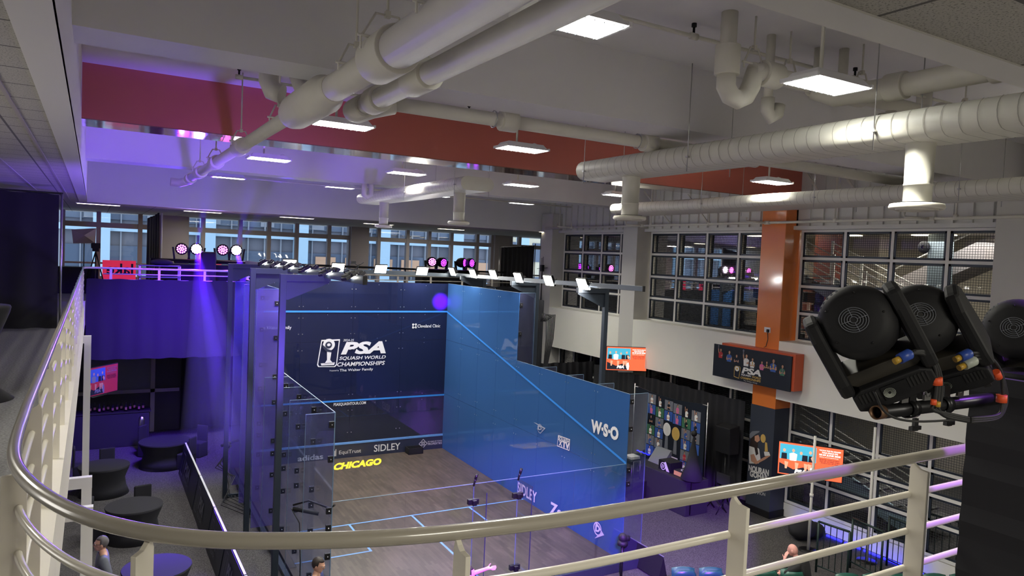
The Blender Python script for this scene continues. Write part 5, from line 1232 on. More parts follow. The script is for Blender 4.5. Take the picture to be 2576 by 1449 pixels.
# advertising boards in a row beside the court
for k, (ya, yb_, lab) in enumerate(((-2.55, .75, 'farthest'), (-5.0, -2.6, 'second from the far end'), (-6.85, -5.05, 'middle'), (-8.7, -6.9, 'second nearest'), (-10.9, -8.75, 'nearest'))):
    t = thing('advert_board', 'low black advertising board left of the court, %s of the row' % lab, 'board', (-7.8, (ya+yb_)/2, -.15), 'low black advertising boards left of the court')
    MB().prism([(-7.70, ya, -.14), (-7.67, ya, -.14), (-7.81, ya, .72), (-7.84, ya, .72)], (0, yb_-ya, 0)).prism([(-8.0, ya+.02, -.14), (-7.98, ya+.02, -.14), (-7.84, ya+.02, .70), (-7.86, ya+.02, .70)], (0, yb_-ya-.04, 0)).build('board', M['print_dark'], t)
    MB().bar((-7.825, ya, .725), (-7.825, yb_, .725), .045, .012).bar((-7.70, ya+.01, -.13), (-7.83, ya+.01, .72), .012, .02).build('edge_strip', M['decal_white'], t)
    u = Vector((0, -1, 0)); v = Vector((.14, 0, .86)).normalized(); P = Plane((-8.01, yb_-.15, -.12), u, v, (-1, 0, .16), yb_-ya-.3, .86)
    D = MB(); P.text(D, 'PSA', .30, .35, .34, .38, .004, bold=.03, shear=.2); P.frame(D, [(.08, .15), (.22, .15), (.25, .85), (.11, .85)], .012, .004); P.text(D, 'SQUASH', .30, .15, .34, .14, .004); D.build('board_lettering', M['print_grey'], t)
# white portal frames under the left balcony
for k, (px, py, zt, lab) in enumerate(((235, 1275, 2.60, 'white portal below the left balcony, nearest the viewer'), (232, 1200, 2.60, 'white portal below the left balcony, second nearest'), (230, 845, 3.60, 'white portal below the left balcony, farthest one'))):
    p = at(px, py, 'Z', zt); 
    if k == 2: p = at(px, py, 'Y', -1.5); zt = p.z
    t = thing('white_portal', lab, 'portal', (p.x, p.y, -.15))
    MB().box((p.x-.15, p.y+.004, -.15), (p.x-.002, p.y+.116, zt-.18)).build('post', M['white_paint'], t)
    MB().box((p.x-.9, p.y, zt-.18), (p.x, p.y+.12, zt)).build('head_beam', M['white_paint'], t)
# bar with bottles
t = thing('bar_counter', 'long black-covered bar counter below the far balcony', 'bar', (-9.8, 4.7, -.15))
MB().box((-11.8, 4.3, -.15), (-8.55, 5.0, .95)).build('cloth', M['black_cloth'], t, bev=.02)
MB().box((-11.8, 4.28, .95), (-8.5, 5.02, .985)).build('counter_top', M['black_soft'], t)
rnd = random.Random(5)
bt = None
for k in range(14):
    x = -10.35+k*.125; h = rnd.uniform(.20, .30)
    if bt is None:
        bt = thing('bottle', 'x', 'bottle', (0, 0, 0)); MB().lathe([(0, 0), (.036, 0), (.036, .17), (.014, .22), (.014, .28), (0, .28)], (0, 0, 0), 10).build('glass_body', M['black_plastic'], bt)
        MB().lathe([(.037, .05), (.037, .13)], (0, 0, 0), 10).build('paper_label', M['print_skin'], bt); b = bt; b.location = (x, 4.5, .985)
    else: b = dup(bt, (x, 4.45+.12*(k % 3), .985))
    b['label'] = 'small dark bottle with a pale label on the black bar counter'; b['group'] = 'bottles on the bar'
t = thing('steel_urn', 'polished steel cylinder standing beside the bar', 'urn', (-8.8, 3.6, -.15))
p = at(356, 1060, 'Y', 3.6)
MB().lathe([(0, -.15), (.09, -.15), (.09, .85), (.07, .95), (0, .98)], (p.x, 3.6, 0), 16).build('urn_body', M['steel'], t)
# interior window with white figure behind the TV
t = thing('interior_window', 'window with a pale poster glowing violet behind the left television', 'window', (-9.2, 6.2, .95))
MB().poly([(-10.4, 6.18, 1.3), (-8.35, 6.18, 1.3), (-8.35, 6.18, 2.95), (-10.4, 6.18, 2.95)]).build('poster', M['print_grey'], t)
MB().box((-8.42, 6.1, -.15), (-8.28, 6.2, 3.1)).box((-11, 6.1, 1.24), (-7.5, 6.2, 1.36)).build('window_frame', M['taupe'], t)
struct('wall_back', MB().box((-11, 6.25, -.15), (-7.4, 6.35, 3.9)), M['gym_dark'])
# ================================================================== far balcony
table_box('covered_table', 'dark table behind the far rail at the left, before the umbrella light', -11.3, 7.3, -10.05, 8.0, .90, z=ZU)
t = thing('umbrella_light', 'square pale photo umbrella on a black stand by the far windows', 'umbrella', (-10.5, 8.0, ZU))
c = at(212, 592, 'Y', 8.6)
mb = MB(); q = [at(180, 577, 'Y', 8.6), at(242, 574, 'Y', 8.6), at(240, 612, 'Y', 8.6), at(184, 612, 'Y', 8.6)]
mb.add([q[0], q[1], q[2], q[3], c-Vector((0, .28, 0)), c+Vector((0, .02, 0))], [(0, 1, 4), (1, 2, 4), (2, 3, 4), (3, 0, 4), (1, 0, 5), (2, 1, 5), (3, 2, 5), (0, 3, 5)]).build('canopy', M['umbrella'], t)
MB().tube([(c.x, 8.65, ZU), (c.x, 8.65, c.z)], .016, 8).build('pole', M['black_metal'], t)
t = thing('tripod_camera', 'black camera on a tripod behind the far rail', 'camera', (-10.1, 7.0, ZU))
c = at(241, 618, 'Y', 7.0)
MB().box((c.x-.14, 6.9, c.z-.09), (c.x+.14, 7.1, c.z+.09)).tube([(c.x-.1, 6.85, c.z+.02), (c.x-.1, 7.15, c.z+.02)], .05, 10).box((c.x-.1, 6.95, c.z-.2), (c.x+.1, 7.05, c.z-.09)).build('camera_body', M['black_plastic'], t)
for a_ in (2.6, .55, 4.7): MB().tube([(c.x, 7.0, c.z-.2), (c.x+.42*math.cos(a_), 7.0+.42*math.sin(a_), ZU)], .02, 8).build('leg', M['black_metal'], t)
t = thing('window_sign', 'pink sign with dark letters seen from behind, in the far windows', 'sign', (-9.3, 9.5, 5.0))
q = [at(258, 654, 'Y', 9.5), at(342, 657, 'Y', 9.5)]; zb = at(258, 705, 'Y', 9.5).z
MB().box((q[0].x+.1, 9.5, ZU), (q[0].x+.16, 9.53, zb)).build('leg', M['white_paint'], t); MB().box((q[1].x-.16, 9.5, ZU), (q[1].x-.1, 9.53, zb)).build('leg', M['white_paint'], t)
MB().box((q[0].x, 9.5, zb-.2), (q[1].x, 9.53, q[0].z)).build('sign_board', M['pink_sign'], t)
P = Plane((q[1].x, 9.49, zb), (-1, 0, 0), (0, 0, 1), (0, -1, 0), q[1].x-q[0].x, q[0].z-zb); D = MB(); P.text(D, 'lake', .08, .30, .80, .55, .004, bold=.02); D.build('sign_lettering', M['sign_navy'], t)
t = thing('window_sign', 'small pink sign strip between the moving heads and the stage table', 'sign', (-6, 9.5, 5.0))
q = at(546, 668, 'Y', 8.0); MB().box((q.x-.16, 8.0, ZU), (q.x+.16, 8.02, q.z+.1)).build('sign_board', M['pink_sign'], t)
# stage tables and road cases carrying the moving heads
table_box('stage_table', 'black-draped stand below the left group of moving heads', -8.25, 4.65, -5.2, 5.4, 1.18, cat='stand', z=ZU)
table_box('stage_table', 'black-draped stand below the right group of moving heads', 1.05, 4.65, 3.9, 5.4, 1.05, cat='stand', z=ZU)
t = thing('tall_case', 'tall rounded dark case between the left moving heads', 'case', (-6.6, 4.3, ZU))
q = at(523, 650, 'Y', 4.2); MB().box((q.x-.24, 4.0, ZU), (q.x+.24, 4.4, q.z+.22)).build('case_body', M['black_plastic'], t, bev=.06)
t = thing('equipment_rack', 'low metal rack with a bag on top behind the far rail', 'rack', (-8.3, 4.2, ZU))
for z in (5.0, 5.35, 5.72): MB().box((-8.95, 3.9, z), (-7.75, 4.5, z+.03)).build('shelf', M['print_grey'], t)
for x in (-8.93, -7.77):
    for y in (3.92, 4.48): MB().box((x-.02, y-.02, ZU), (x+.02, y+.02, 5.74)).build('upright', M['steel'], t)
tag(MB().sphere((-8.3, 4.2, 5.84), (.35, .2, .11), 14, 8).build('equipment_bag', M['black_cloth'], base=(-8.3, 4.2, 5.75)), 'dark soft bag lying on the metal rack', 'bag')
def far_head(loc, lens, label, aim=(0, -1, 0)):
    """moving head: base, two yoke arms, round lamp head whose lens looks along aim"""
    t = thing('moving_head_light', label, 'stage light', (0, 0, 0))
    MB().box((-.17, -.14, 0), (.17, .14, .11)).build('light_base', M['black_plastic'], t, bev=.015)
    for s in (-1, 1): MB().prism([(s*.15, -.06, .11), (s*.15, .06, .11), (s*.19, .05, .42), (s*.19, -.05, .42)], (s*.035, 0, 0)).build('yoke_arm', M['black_plastic'], t)
    a = Vector(aim).normalized(); R = a.to_track_quat('Z', 'Y').to_matrix(); c = Vector((0, 0, .38))
    MB().lathe([(0, -.16), (.08, -.15), (.13, -.10), (.155, -.02), (.155, .10), (.145, .12), (.13, .12)], c, 20, R).build('lamp_head', M['black_plastic'], t)
    l = MB().lathe([(0, .115), (.125, .115)], c, 20, R).build('lens', M['navy_blue'], t)
    mb = MB()
    pts = [(0, 0)]+[(.05, k*math.pi/3) for k in range(6)]+[(.10, k*math.pi/6+.2) for k in range(12)]
    for r, an in pts: mb.lathe([(0, .124), (.019 if lens != 'lens_white' else .026, .121)], c+R @ Vector((r*math.cos(an), r*math.sin(an), 0)), 8, R)
    o = mb.build('lens_cells', M[lens], l)
    t.location = loc; t.scale = (1.3, 1.3, 1.3)
    return t
HB = []
for (px, py), Y, zt, lens, lab, aim in (((457, 626), 5.0, None, 'lens_pink', 'moving head with a pink lens, leftmost on the far balcony', (-.1, -1, -.05)), ((494, 627), 5.0, None, 'lens_white', 'moving head with a dazzling white lens, second from the left', (-.1, -1, .05)), ((560, 629), 5.0, None, 'lens_pink', 'moving head with a pink lens right of the tall case', (-.1, -1, 0)), ((594, 630), 5.0, None, 'lens_white', 'moving head with a bright pinkish lens, fourth from the left', (-.1, -1, 0)),
    ((1085, 659), 5.0, None, 'lens_pink', 'moving head with a pink lens, first of the right group', (-.15, -1, 0)), ((1110, 660), 5.0, None, 'lens_violet', 'moving head with a violet lens, second of the right group', (.3, -1, -.1)), ((1160, 661), 5.0, None, 'lens_violet', 'moving head with a violet lens, third of the right group', (.9, -1, 0)), ((1180, 662), 5.0, None, 'lens_violet', 'moving head with a violet lens, rightmost on the far balcony', (.45, -1, 0))):
    p = at(px, py, 'Y', Y); far_head((p.x, Y, p.z-.49), lens, lab, aim); HB.append(p)
t = thing('camera_arm', 'small black camera on a clamp above the front wall beam', 'camera', (-3.1, -.1, 5.95))
p = at(897, 668, 'Y', -.05)
MB().tube([(p.x, -.05, 5.86), (p.x+.05, -.05, p.z), (p.x-.12, -.05, p.z+.1)], .02, 8).box((p.x-.2, -.13, p.z+.05), (p.x-.05, .03, p.z+.13)).tube([(p.x+.05, -.05, p.z), (p.x+.22, -.05, p.z+.10)], .015, 6).tube([(p.x, -.05, p.z-.05), (p.x-.05, -.05, p.z-.12)], .012, 6).build('camera_body', M['black_metal'], t)
t = thing('antenna_mast', 'small black receiver with antennas on a pole beside the corner column', 'antenna', (5.1, -.2, 5.9))
p = at(1364, 674, 'X', 5.3)
MB().box((p.x-.05, p.y-.07, p.z-.14), (p.x+.05, p.y+.07, p.z+.12)).build('receiver', M['black_plastic'], t)
MB().tube([(p.x, p.y, 4.62), (p.x, p.y, p.z-.1)], .02, 8).build('pole', M['black_metal'], t)
MB().tube([(p.x, p.y-.05, p.z+.1), (p.x, p.y-.05, p.z+.45)], .01, 6).tube([(p.x, p.y+.05, p.z+.1), (p.x, p.y+.05, p.z+.4)], .01, 6).tube([(p.x, p.y-.38, p.z+.02), (p.x, p.y+.38, p.z-.04)], .01, 6).build('antenna', M['black_metal'], t)
# ================================================================== the gym behind the windows: stairs, rails, machines
t = thing('staircase', 'steel staircase with slanting rails behind the upper right windows', 'staircase', (8.2, -11, 4.4))
SX = 8.0
def gp(px, py): return at(px, py, 'X', SX)
A = gp(2020, 690); B = gp(2260, 830)
MB().prism([A, B, B-Vector((0, 0, .28)), A-Vector((0, 0, .28))], (.05, 0, 0)).prism([A+Vector((1.3, 0, 0)), B+Vector((1.3, 0, 0)), B+Vector((1.3, 0, -.28)), A+Vector((1.3, 0, -.28))], (.05, 0, 0)).build('stringer', M['stair_blue'], t)
d = (B-A)
for k in range(14): q = A+d*(k/14); MB().box((q.x, q.y-.16, q.z-.06), (q.x+1.3, q.y+.12, q.z-.02)).build('tread', M['gym_dark'], t)
for xo in (0, 1.3):
    for k in range(5): MB().tube([A+Vector((xo, 0, .2+.2*k)), B+Vector((xo, 0, .2+.2*k))], .018, 6).build('rail_bar', M['white_paint'], t)
    for f in (0, .33, .66, 1): q = A+d*f+Vector((xo, 0, 0)); MB().box((q.x-.02, q.y-.04, q.z), (q.x+.02, q.y+.04, q.z+1.05)).build('post', M['white_paint'], t)
A2 = gp(2400, 590)+Vector((1.5, 0, 0)); B2 = gp(2130, 720)+Vector((1.5, 0, 0))
MB().prism([A2, B2, B2-Vector((0, 0, .6)), A2-Vector((0, 0, .6))], (1.2, 0, 0)).build('upper_flight', M['taupe'], t)
MB().tube([A2+Vector((-.05, 0, .3)), B2+Vector((-.05, 0, .3))], .02, 6).build('rail_bar', M['white_paint'], t)
t = thing('staircase', 'pale staircase with slanting rails behind the lower right windows', 'staircase', (8.2, -11, -.15))
SX = 7.6; A = gp(2010, 1110); B = gp(2330, 1330)
MB().prism([A, B, B-Vector((0, 0, .5)), A-Vector((0, 0, .5))], (.06, 0, 0)).build('stringer', M['facade_light'], t)
d = B-A
for k in range(5): MB().tube([A+Vector((0, 0, .2+.2*k)), B+Vector((0, 0, .2+.2*k))], .018, 6).build('rail_bar', M['white_paint'], t)
for k in range(12): q = A+d*(k/12); MB().box((q.x, q.y-.16, q.z-.06), (q.x+1.4, q.y+.12, q.z-.02)).build('tread', M['gym_dark'], t)
t = thing('climbing_panel', 'grey-blue climbing wall with round holds behind the upper right windows', 'climbing wall', (9.5, -13, 4.4))
SX = 9.0; q = [gp(*p) for p in ((2335, 590), (2385, 585), (2378, 740), (2330, 740))]
MB().prism(q, (.3, 0, 0)).build('panel', M['stair_blue'], t)
c = gp(2327, 622); MB().lathe([(.05, -.05), (.14, -.05), (.17, 0), (.12, .05), (.05, .03)], c+Vector((-.05, 0, 0)), 14, Matrix.Rotation(math.pi/2, 3, 'Y')).build('hold', M['black_plastic'], t)
for k, (px, py, lab) in enumerate(((2075, 600, 'rust-red column seen through the upper right windows'), (2040, 790, 'rust-red panel seen low through the upper right windows'))):
    q = at(px, py, 'X', 10.0); t = thing('red_panel', lab, 'panel', (10, q.y, 4.4)); MB().box((10, q.y-.45, 4.4), (10.3, q.y+.35, 7.7 if k == 0 else 5.9)).build('panel', M['brown_red'], t)
t = thing('gym_rail', 'cream railing of the exercise area behind the middle upper windows', 'railing', (7.2, -4, 4.4))
for z in (4.75, 4.95, 5.15, 5.35, 5.55): MB().tube([(7.2, -8.6, z), (7.2, 3.0, z)], .02, 6).build('rail_bar', M['cream'], t)
for k in range(9): MB().box((7.18, -8.5+k*1.4, 4.4), (7.22, -8.42+k*1.4, 5.58)).build('post', M['cream'], t)
tm = None
for k in range(7):
    y = -7.8+k*1.5
    if tm is None:
        tm = thing('treadmill', 'x', 'treadmill', (0, 0, 0)); MB().box((-.8, -.35, 0), (.8, .35, .2)).build('running_deck', M['black_plastic'], tm)
        MB().tube([(-.7, -.33, .2), (-.85, -.33, 1.2)], .04, 8).build('upright', M['black_metal'], tm); MB().tube([(-.7, .33, .2), (-.85, .33, 1.2)], .04, 8).build('upright', M['black_metal'], tm)
        MB().box((-.95, -.4, 1.15), (-.75, .4, 1.45)).build('console', M['black_plastic'], tm, bev=.03); b = tm; b.location = (8.8, y, 4.4)
    else: b = dup(tm, (8.8, y, 4.4))
    b['label'] = 'dark exercise machine behind the cream railing of the gym'; b['group'] = 'exercise machines behind the upper windows'
for k, (x, y) in enumerate(((9.5, -6.0), (11.5, -6.4), (9.5, -3.4), (11.5, -3.0), (8.8, -10.0), (11.5, -9.4), (10.8, -12.4), (9.5, .2), (12, .6))):
    t = thing('recessed_light', 'warm ceiling light of the gym behind the windowed wall', 'light fixture', (x, y, 7.7), 'gym ceiling lights'); MB().box((x-.15, y-.6, 7.69), (x+.15, y+.6, 7.71)).build('diffuser', M['lamp_warm'], t)
# ================================================================== near moving heads on their pipe and the black tower
YP = -20.15
pe = at(2203, 1038, 'Y', YP)
t = thing('support_pipe', 'black steel pipe with an open rusty end carrying the near moving heads', 'pipe', pe)
def hollow(mb, a, b, r, th=.004, n=24):
    a = Vector(a); b = Vector(b); d = (b-a).normalized(); u = Vector((0, 0, 1)); x = d.cross(u).normalized(); y = x.cross(d)
    V = [p+x*math.cos(2*math.pi*k/n)*rr+y*math.sin(2*math.pi*k/n)*rr for p, rr in ((a, r), (b, r), (a, r-th), (b, r-th)) for k in range(n)]
    F = []
    for k in range(n):
        j = (k+1) % n; F += [(k, j, n+j, n+k), (2*n+k, 3*n+k, 3*n+j, 2*n+j), (k, 2*n+k, 2*n+j, j), (n+k, n+j, 3*n+j, 3*n+k)]
    mb.add(V, F, True); return mb
hollow(MB(), (pe.x+.035, YP, pe.z), (pe.x+1.3, YP, pe.z), .0245).build('pipe_run', M['black_metal'], t)
hollow(MB(), (pe.x, YP, pe.z), (pe.x+.035, YP, pe.z), .0247).build('bare_end', M['rust'], t)
def clampset(x, par):
    MB().lathe([(.030, -.022), (.034, -.022), (.034, .022), (.030, .022)], (x, YP, pe.z), 20, Matrix.Rotation(math.pi/2, 3, 'Y')).build('clamp_band', M['black_metal'], par)
    MB().box((x-.02, YP-.012, pe.z+.03), (x+.02, YP+.012, pe.z+.075)).box((x-.012, YP-.03, pe.z-.075), (x+.012, YP-.02, pe.z-.03)).box((x-.028, YP-.032, pe.z-.072), (x+.028, YP-.018, pe.z-.058)).build('clamp_body', M['black_metal'], par)
    MB().tube([(x-.07, YP-.02, pe.z+.085), (x-.07, YP-.02, pe.z+.045)], .012, 10).box((x-.09, YP-.024, pe.z+.03), (x-.05, YP-.016, pe.z+.05)).tube([(x+.07, YP-.02, pe.z+.085), (x+.07, YP-.02, pe.z+.045)], .012, 10).box((x+.05, YP-.024, pe.z+.03), (x+.09, YP-.016, pe.z+.05)).build('wing_nut', M['steel'], par)
def near_head(hpx, bpx, label, lean, turn, Y=-20.12, cam_aim=(0, 0, 0)):
    hc = at(*hpx, 'Y', Y+.03); bc = at(*bpx, 'Y', Y)
    t = thing('moving_head_light', label, 'stage light', bc)
    view = (hc-CAM).normalized(); R = Vector((view.y, -view.x, 0)).normalized(); U = R.cross(view)
    z = (hc-bc).normalized(); x = (R*math.cos(turn)+view*math.sin(turn)); x = (x-z*x.dot(z)).normalized(); y = z.cross(x)
    H = (hc-bc).length
    MT = Matrix(((x.x, y.x, z.x, bc.x), (x.y, y.y, z.y, bc.y), (x.z, y.z, z.z, bc.z), (0, 0, 0, 1)))
    g = lambda a: MT @ Vector(a)
    # base with chamfered ends
    pr_ = [(-.135, -.045), (-.10, -.06), (.10, -.06), (.135, -.045), (.135, .015), (.10, .035), (-.10, .035), (-.135, .015)]
    o = MB().prism([g((a, -.085, b)) for a, b in pr_], y*.17).build('light_base', M['black_plastic'], t, bev=.006)
    mb = MB()
    for k in range(6): mb.box((-.115+k*.012, -.088, -.02), (-.109+k*.012, -.084, .02), MT).box((.05+k*.012, -.088, -.02), (.056+k*.012, -.084, .02), MT)
    mb.build('vent_slots', M['black_soft'], o)
    MB().box((-.04, -.090, -.035), (.045, -.084, .02), MT).build('socket_panel', M['black_metal'], o)
    mb = MB()
    for k in range(4): mb.lathe([(.006+.004*k, 0), (.008+.004*k, .001)], g((-.018, -.091, -.008)), 14, Matrix(((x.x, z.x, -y.x), (x.y, z.y, -y.y), (x.z, z.z, -y.z))))
    mb.build('socket_ring', M['plug_grey'], o)
    for s in (-1, 1): MB().box((s*.10-.012, -.06, -.085), (s*.10+.012, -.04, -.05), MT).build('foot', M['black_soft'], t)
    MB().tube([g((-.12, 0, -.05)), g((-.08, 0, -.085)), g((.08, 0, -.085)), g((.12, 0, -.05))], .008, 6).build('mounting_bracket', M['steel'], t)
    # yoke
    yb = H*.42
    o = MB().prism([g((a, -.055, b)) for a, b in ((-.125, yb-.05), (-.08, yb-.085), (.08, yb-.085), (.125, yb-.05), (.125, yb-.01), (-.125, yb-.01))], y*.11).build('yoke_plate', M['tan_black'], t, bev=.004)
    for s in (-1, 1):
        MB().prism([g((s*.165, a, b)) for a, b in ((-.085, yb-.08), (.07, yb-.08), (.09, yb-.02), (.075, H+.04), (.035, H+.085), (-.035, H+.085), (-.08, H+.03), (-.10, yb-.02))], x*(-s*.048)).build('yoke_arm', M['black_plastic'], t, bev=.014)
    MB().tube([g((0, 0, .03)), g((0, 0, yb-.07))], .05, 20).build('swivel', M['black_soft'], t)
    # round head, its back with a fan turned to the viewer
    bk = (-(view)*1.0+U*cam_aim[1]+R*cam_aim[0]).normalized(); RH = bk.to_track_quat('Z', 'Y').to_matrix()
    hd = MB().lathe([(0, .085), (.085, .083), (.112, .070), (.128, .040), (.130, -.02), (.118, -.10), (.10, -.14), (0, -.14)], hc, 36, RH).build('lamp_head', M['black_plastic'], t)
    f = MB()
    for r in (.012, .021, .030, .039, .047):
        f.tube([hc+RH @ Vector((r*math.cos(2*math.pi*k/24), r*math.sin(2*math.pi*k/24)*.9, .089)) for k in range(25)], .0012, 6, caps=False)
    for k in range(4): a = k*math.pi/2+.5; f.tube([hc+RH @ Vector((.01*math.cos(a), .01*math.sin(a), .0895)), hc+RH @ Vector((.047*math.cos(a), .042*math.sin(a), .0895))], .0012, 6)
    f.build('fan_grille', M['print_grey'], hd)
    MB().lathe([(0, .0855), (.047, .0852)], hc, 24, RH).build('fan_opening', M['black_soft'], hd)
    f = MB()
    for k in range(6): a = 2.2+k*.16; f.bar(hc+RH @ Vector((.121*math.cos(a), .121*math.sin(a), .056)), hc+RH @ Vector((.131*math.cos(a), .131*math.sin(a), -.02)), .006, .008)
    f.build('cooling_fins', M['print_grey'], hd)
    f = MB()
    for k in range(5): a = .4+k*1.26; f.sphere(hc+RH @ Vector((.095*math.cos(a), .095*math.sin(a), .080)), .004, 6, 4)
    f.build('screws', M['black_metal'], hd)
    return t, g
n1, g1 = near_head((2160, 812), (2232, 945), 'near black moving head light, left one of the pair on the pipe', 0, .25, cam_aim=(-.18, .1, 0))
n2, g2 = near_head((2312, 805), (2385, 925), 'near black moving head light, right one of the pair on the pipe', 0, .1, cam_aim=(.05, .25, 0))
n3, g3 = near_head((2562, 830), (2628, 930), 'near black moving head light cut off by the right edge', 0, .25, cam_aim=(-.2, .1, 0))
for x, n in ((pe.x+.20, n1), (pe.x+.42, n2)): clampset(x, n)
# power cables, plugs, tapes
def plug(px, col, par, Y=-20.27):
    p = at(*px[0], 'Y', Y); q = at(*px[1], 'Y', Y-.02)
    d = (q-p)
    MB().tube([p, p+d*.35], .011, 10).build('plug_tip', M['plug_yellow'], par)
    MB().tube([p+d*.3, p+d*.9, q], [.017, .018, .012], 12).build('plug_body', M[col], par)
    return q
def line(pts, r, par, name='cable', Y=-20.27):
    P_ = [at(*p[:2], 'Y', Y-(p[2] if len(p) > 2 else 0)) for p in pts]
    S = []
    for i in range(len(P_)-1):
        p0 = P_[max(i-1, 0)]; p1 = P_[i]; p2 = P_[i+1]; p3 = P_[min(i+2, len(P_)-1)]
        for k in range(5):
            u = k/5; S.append(.5*((2*p1)+(p2-p0)*u+(2*p0-5*p1+4*p2-p3)*u*u+(3*p1-p0-3*p2+p3)*u**3))
    S.append(P_[-1]); MB().tube(S, r, 8).build(name, M['black_soft'], par)
c1 = thing('power_cables', 'black cables with a blue plug and orange tape below the left near moving head', 'cable', at(2345, 960, 'Y', -20.27))
plug(((2250, 910), (2292, 888)), 'plug_blue', c1)
for k in range(3): line([(2292+k*4, 888-k*2), (2325+k*5, 892-k*3), (2348+k*5, 920), (2356+k*6, 960), (2352+k*7, 1010), (2345+k*8, 1030), (2380, 1040+k*4), (2436, 1052+k*4)], .0065, c1)
p = at(2357, 968, 'Y', -20.27); MB().tube([p, at(2357, 949, 'Y', -20.27)], .0175, 14).build('orange_tape', M['tape_orange'], c1)
for q, m in (((2349, 1005), 'tape_orange'), ((2359, 1010), 'plug_yellow')): p = at(*q, 'Y', -20.28); MB().tube([p, p-Vector((0, 0, .018))], .0095, 10).build('cable_mark', M[m], c1)
c2 = thing('power_cables', 'black cables with blue and grey plugs and orange tape beside the black tower', 'cable', at(2500, 1000, 'Y', -20.27))
plug(((2402, 905), (2442, 887)), 'plug_blue', c2); plug(((2412, 926), (2455, 905)), 'plug_grey', c2)
for k in range(3): line([(2442+k*6, 888+k*8), (2480+k*5, 892+k*4), (2515, 930), (2522+k*4, 980), (2520+k*5, 1020), (2508, 1045+k*4), (2440, 1052+k*5)], .0065, c2)
p = at(2519, 1012, 'Y', -20.27); MB().tube([p, at(2520, 993, 'Y', -20.27)], .0185, 14).build('orange_tape', M['tape_orange'], c2)
p = at(2505, 935, 'Y', -20.27); MB().tube([p, at(2512, 950, 'Y', -20.27)], .014, 12).build('orange_tape', M['tape_orange'], c2)
line([(2200, 985), (2230, 1040), (2300, 1060), (2420, 1055)], .004, c1)
tw = thing('lighting_tower', 'black cloth wrapped truss tower at the right edge', 'tower', (-6.5, -20.3, ZU))
a = at(2428, 1100, 'Y', -20.05); b = at(2470, 938, 'Y', -20.05)
mb = MB(); X0, X1, Y0_, Y1_ = a.x+.01, a.x+.42, -20.45, -20.05
N = 22; cols_ = []
for j in range(N+1):
    z = ZU+(b.z-ZU)*j/N; w = .006*math.sin(j*2.3); cols_.append([(X0+w-.02*(1-j/N), Y0_+w, z), (X1, Y0_, z), (X1, Y1_, z), (X0+w-.02*(1-j/N), Y1_, z)])
for j in range(N):
    mb.add(cols_[j]+cols_[j+1], [(0,1,5,4), (1,2,6,5), (2,3,7,6), (3,0,4,7)], False)
mb.add(cols_[-1], [(0,1,2,3)])
mb.build('cloth_wrap', M['black_cloth'], tw, merge=True)
MB().box((X0+.05, Y0_+.02, b.z), (X1, Y1_-.02, b.z+.02)).build('top_plate', M['black_metal'], tw)
# ================================================================== people
class Skel:
    def __init__(s): s.v = []; s.e = []; s.r = []; s.n = {}
    def j(s, name, p, r, par=None):
        s.n[name] = len(s.v); s.v.append(Vector(p)); s.r.append(r if isinstance(r, tuple) else (r, r))
        if par: s.e.append((s.n[par], s.n[name]))
        return s
    def mesh(s):
        me = bpy.data.meshes.new('sk'); me.from_pydata([tuple(p) for p in s.v], s.e, []); o = bpy.data.objects.new('sk', me); COL.objects.link(o)
        m = o.modifiers.new('k', 'SKIN'); m.use_smooth_shade = True
        if not me.skin_vertices: 
            bm = bmesh.new(); bm.from_mesh(me); bm.verts.layers.skin.verify(); bm.to_mesh(me); bm.free()
        for i, r in enumerate(s.r): me.skin_vertices[0].data[i].radius = r
        me.skin_vertices[0].data[0].use_root = True
        o.modifiers.new('sub', 'SUBSURF').levels = 2
        dg = bpy.context.evaluated_depsgraph_get(); e = bpy.data.meshes.new_from_object(o.evaluated_get(dg))
        vs = [v.co.copy() for v in e.vertices]; fs = [tuple(p.vertices) for p in e.polygons]
        bpy.data.objects.remove(o); bpy.data.meshes.remove(e); return vs, fs
def hand(sk, wrist, d, up, side, sc=1.0, curl=.35):
    """palm and five bent fingers; d = direction of the fingers, side = towards the thumb"""
    d = Vector(d).normalized(); side = Vector(side); side = (side-d*side.dot(d)).normalized(); up = d.cross(side)*(1 if Vector(up).dot(d.cross(side)) > 0 else -1)
    w = sk.v[sk.n[wrist]]; k = wrist
    sk.j(k+'p', w+d*.045*sc, (.032, .020), wrist); sk.j(k+'q', w+d*.085*sc, (.036, .016), k+'p')
    for i, (o, L) in enumerate(((.030, .072), (.010, .080), (-.010, .075), (-.030, .060))):
        b = w+d*.095*sc+side*o*sc; c = -up*curl
        sk.j(k+'f%d0' % i, b, .0095, k+'q'); sk.j(k+'f%d1' % i, b+(d+c*.3).normalized()*L*.45*sc, .0085, k+'f%d0' % i)
        sk.j(k+'f%d2' % i, b+(d+c*.3).normalized()*L*.45*sc+(d+c*1.2).normalized()*L*.5*sc, .0072, k+'f%d1' % i)
    b = w+d*.035*sc+side*.032*sc; sk.j(k+'t0', b, .012, k+'p'); sk.j(k+'t1', b+(side+d*.6).normalized()*.035*sc, .0105, k+'t0'); sk.j(k+'t2', b+(side+d*.6).normalized()*.035*sc+(side*.5+d).normalized()*.03*sc, .0085, k+'t1')
def add_head(mb, c, R, bald=False):
    f = lambda p: c+R @ Vector(p)
    mb.sphere(c, (.076, .095, .112), 20, 14, R); mb.sphere(f((0, .03, -.055)), (.058, .068, .065), 16, 10, R)
    mb.sphere(f((0, .098, -.018)), (.013, .022, .026), 10, 8, R); mb.sphere(f((0, .085, .02)), (.05, .02, .012), 10, 6, R)
    for s in (-1, 1): mb.sphere(f((s*.078, -.005, -.015)), (.010, .020, .032), 10, 8, R)
    mb.sphere(f((0, .088, -.062)), (.024, .012, .008), 10, 6, R); mb.sphere(f((0, .078, -.095)), (.022, .018, .014), 10, 6, R)
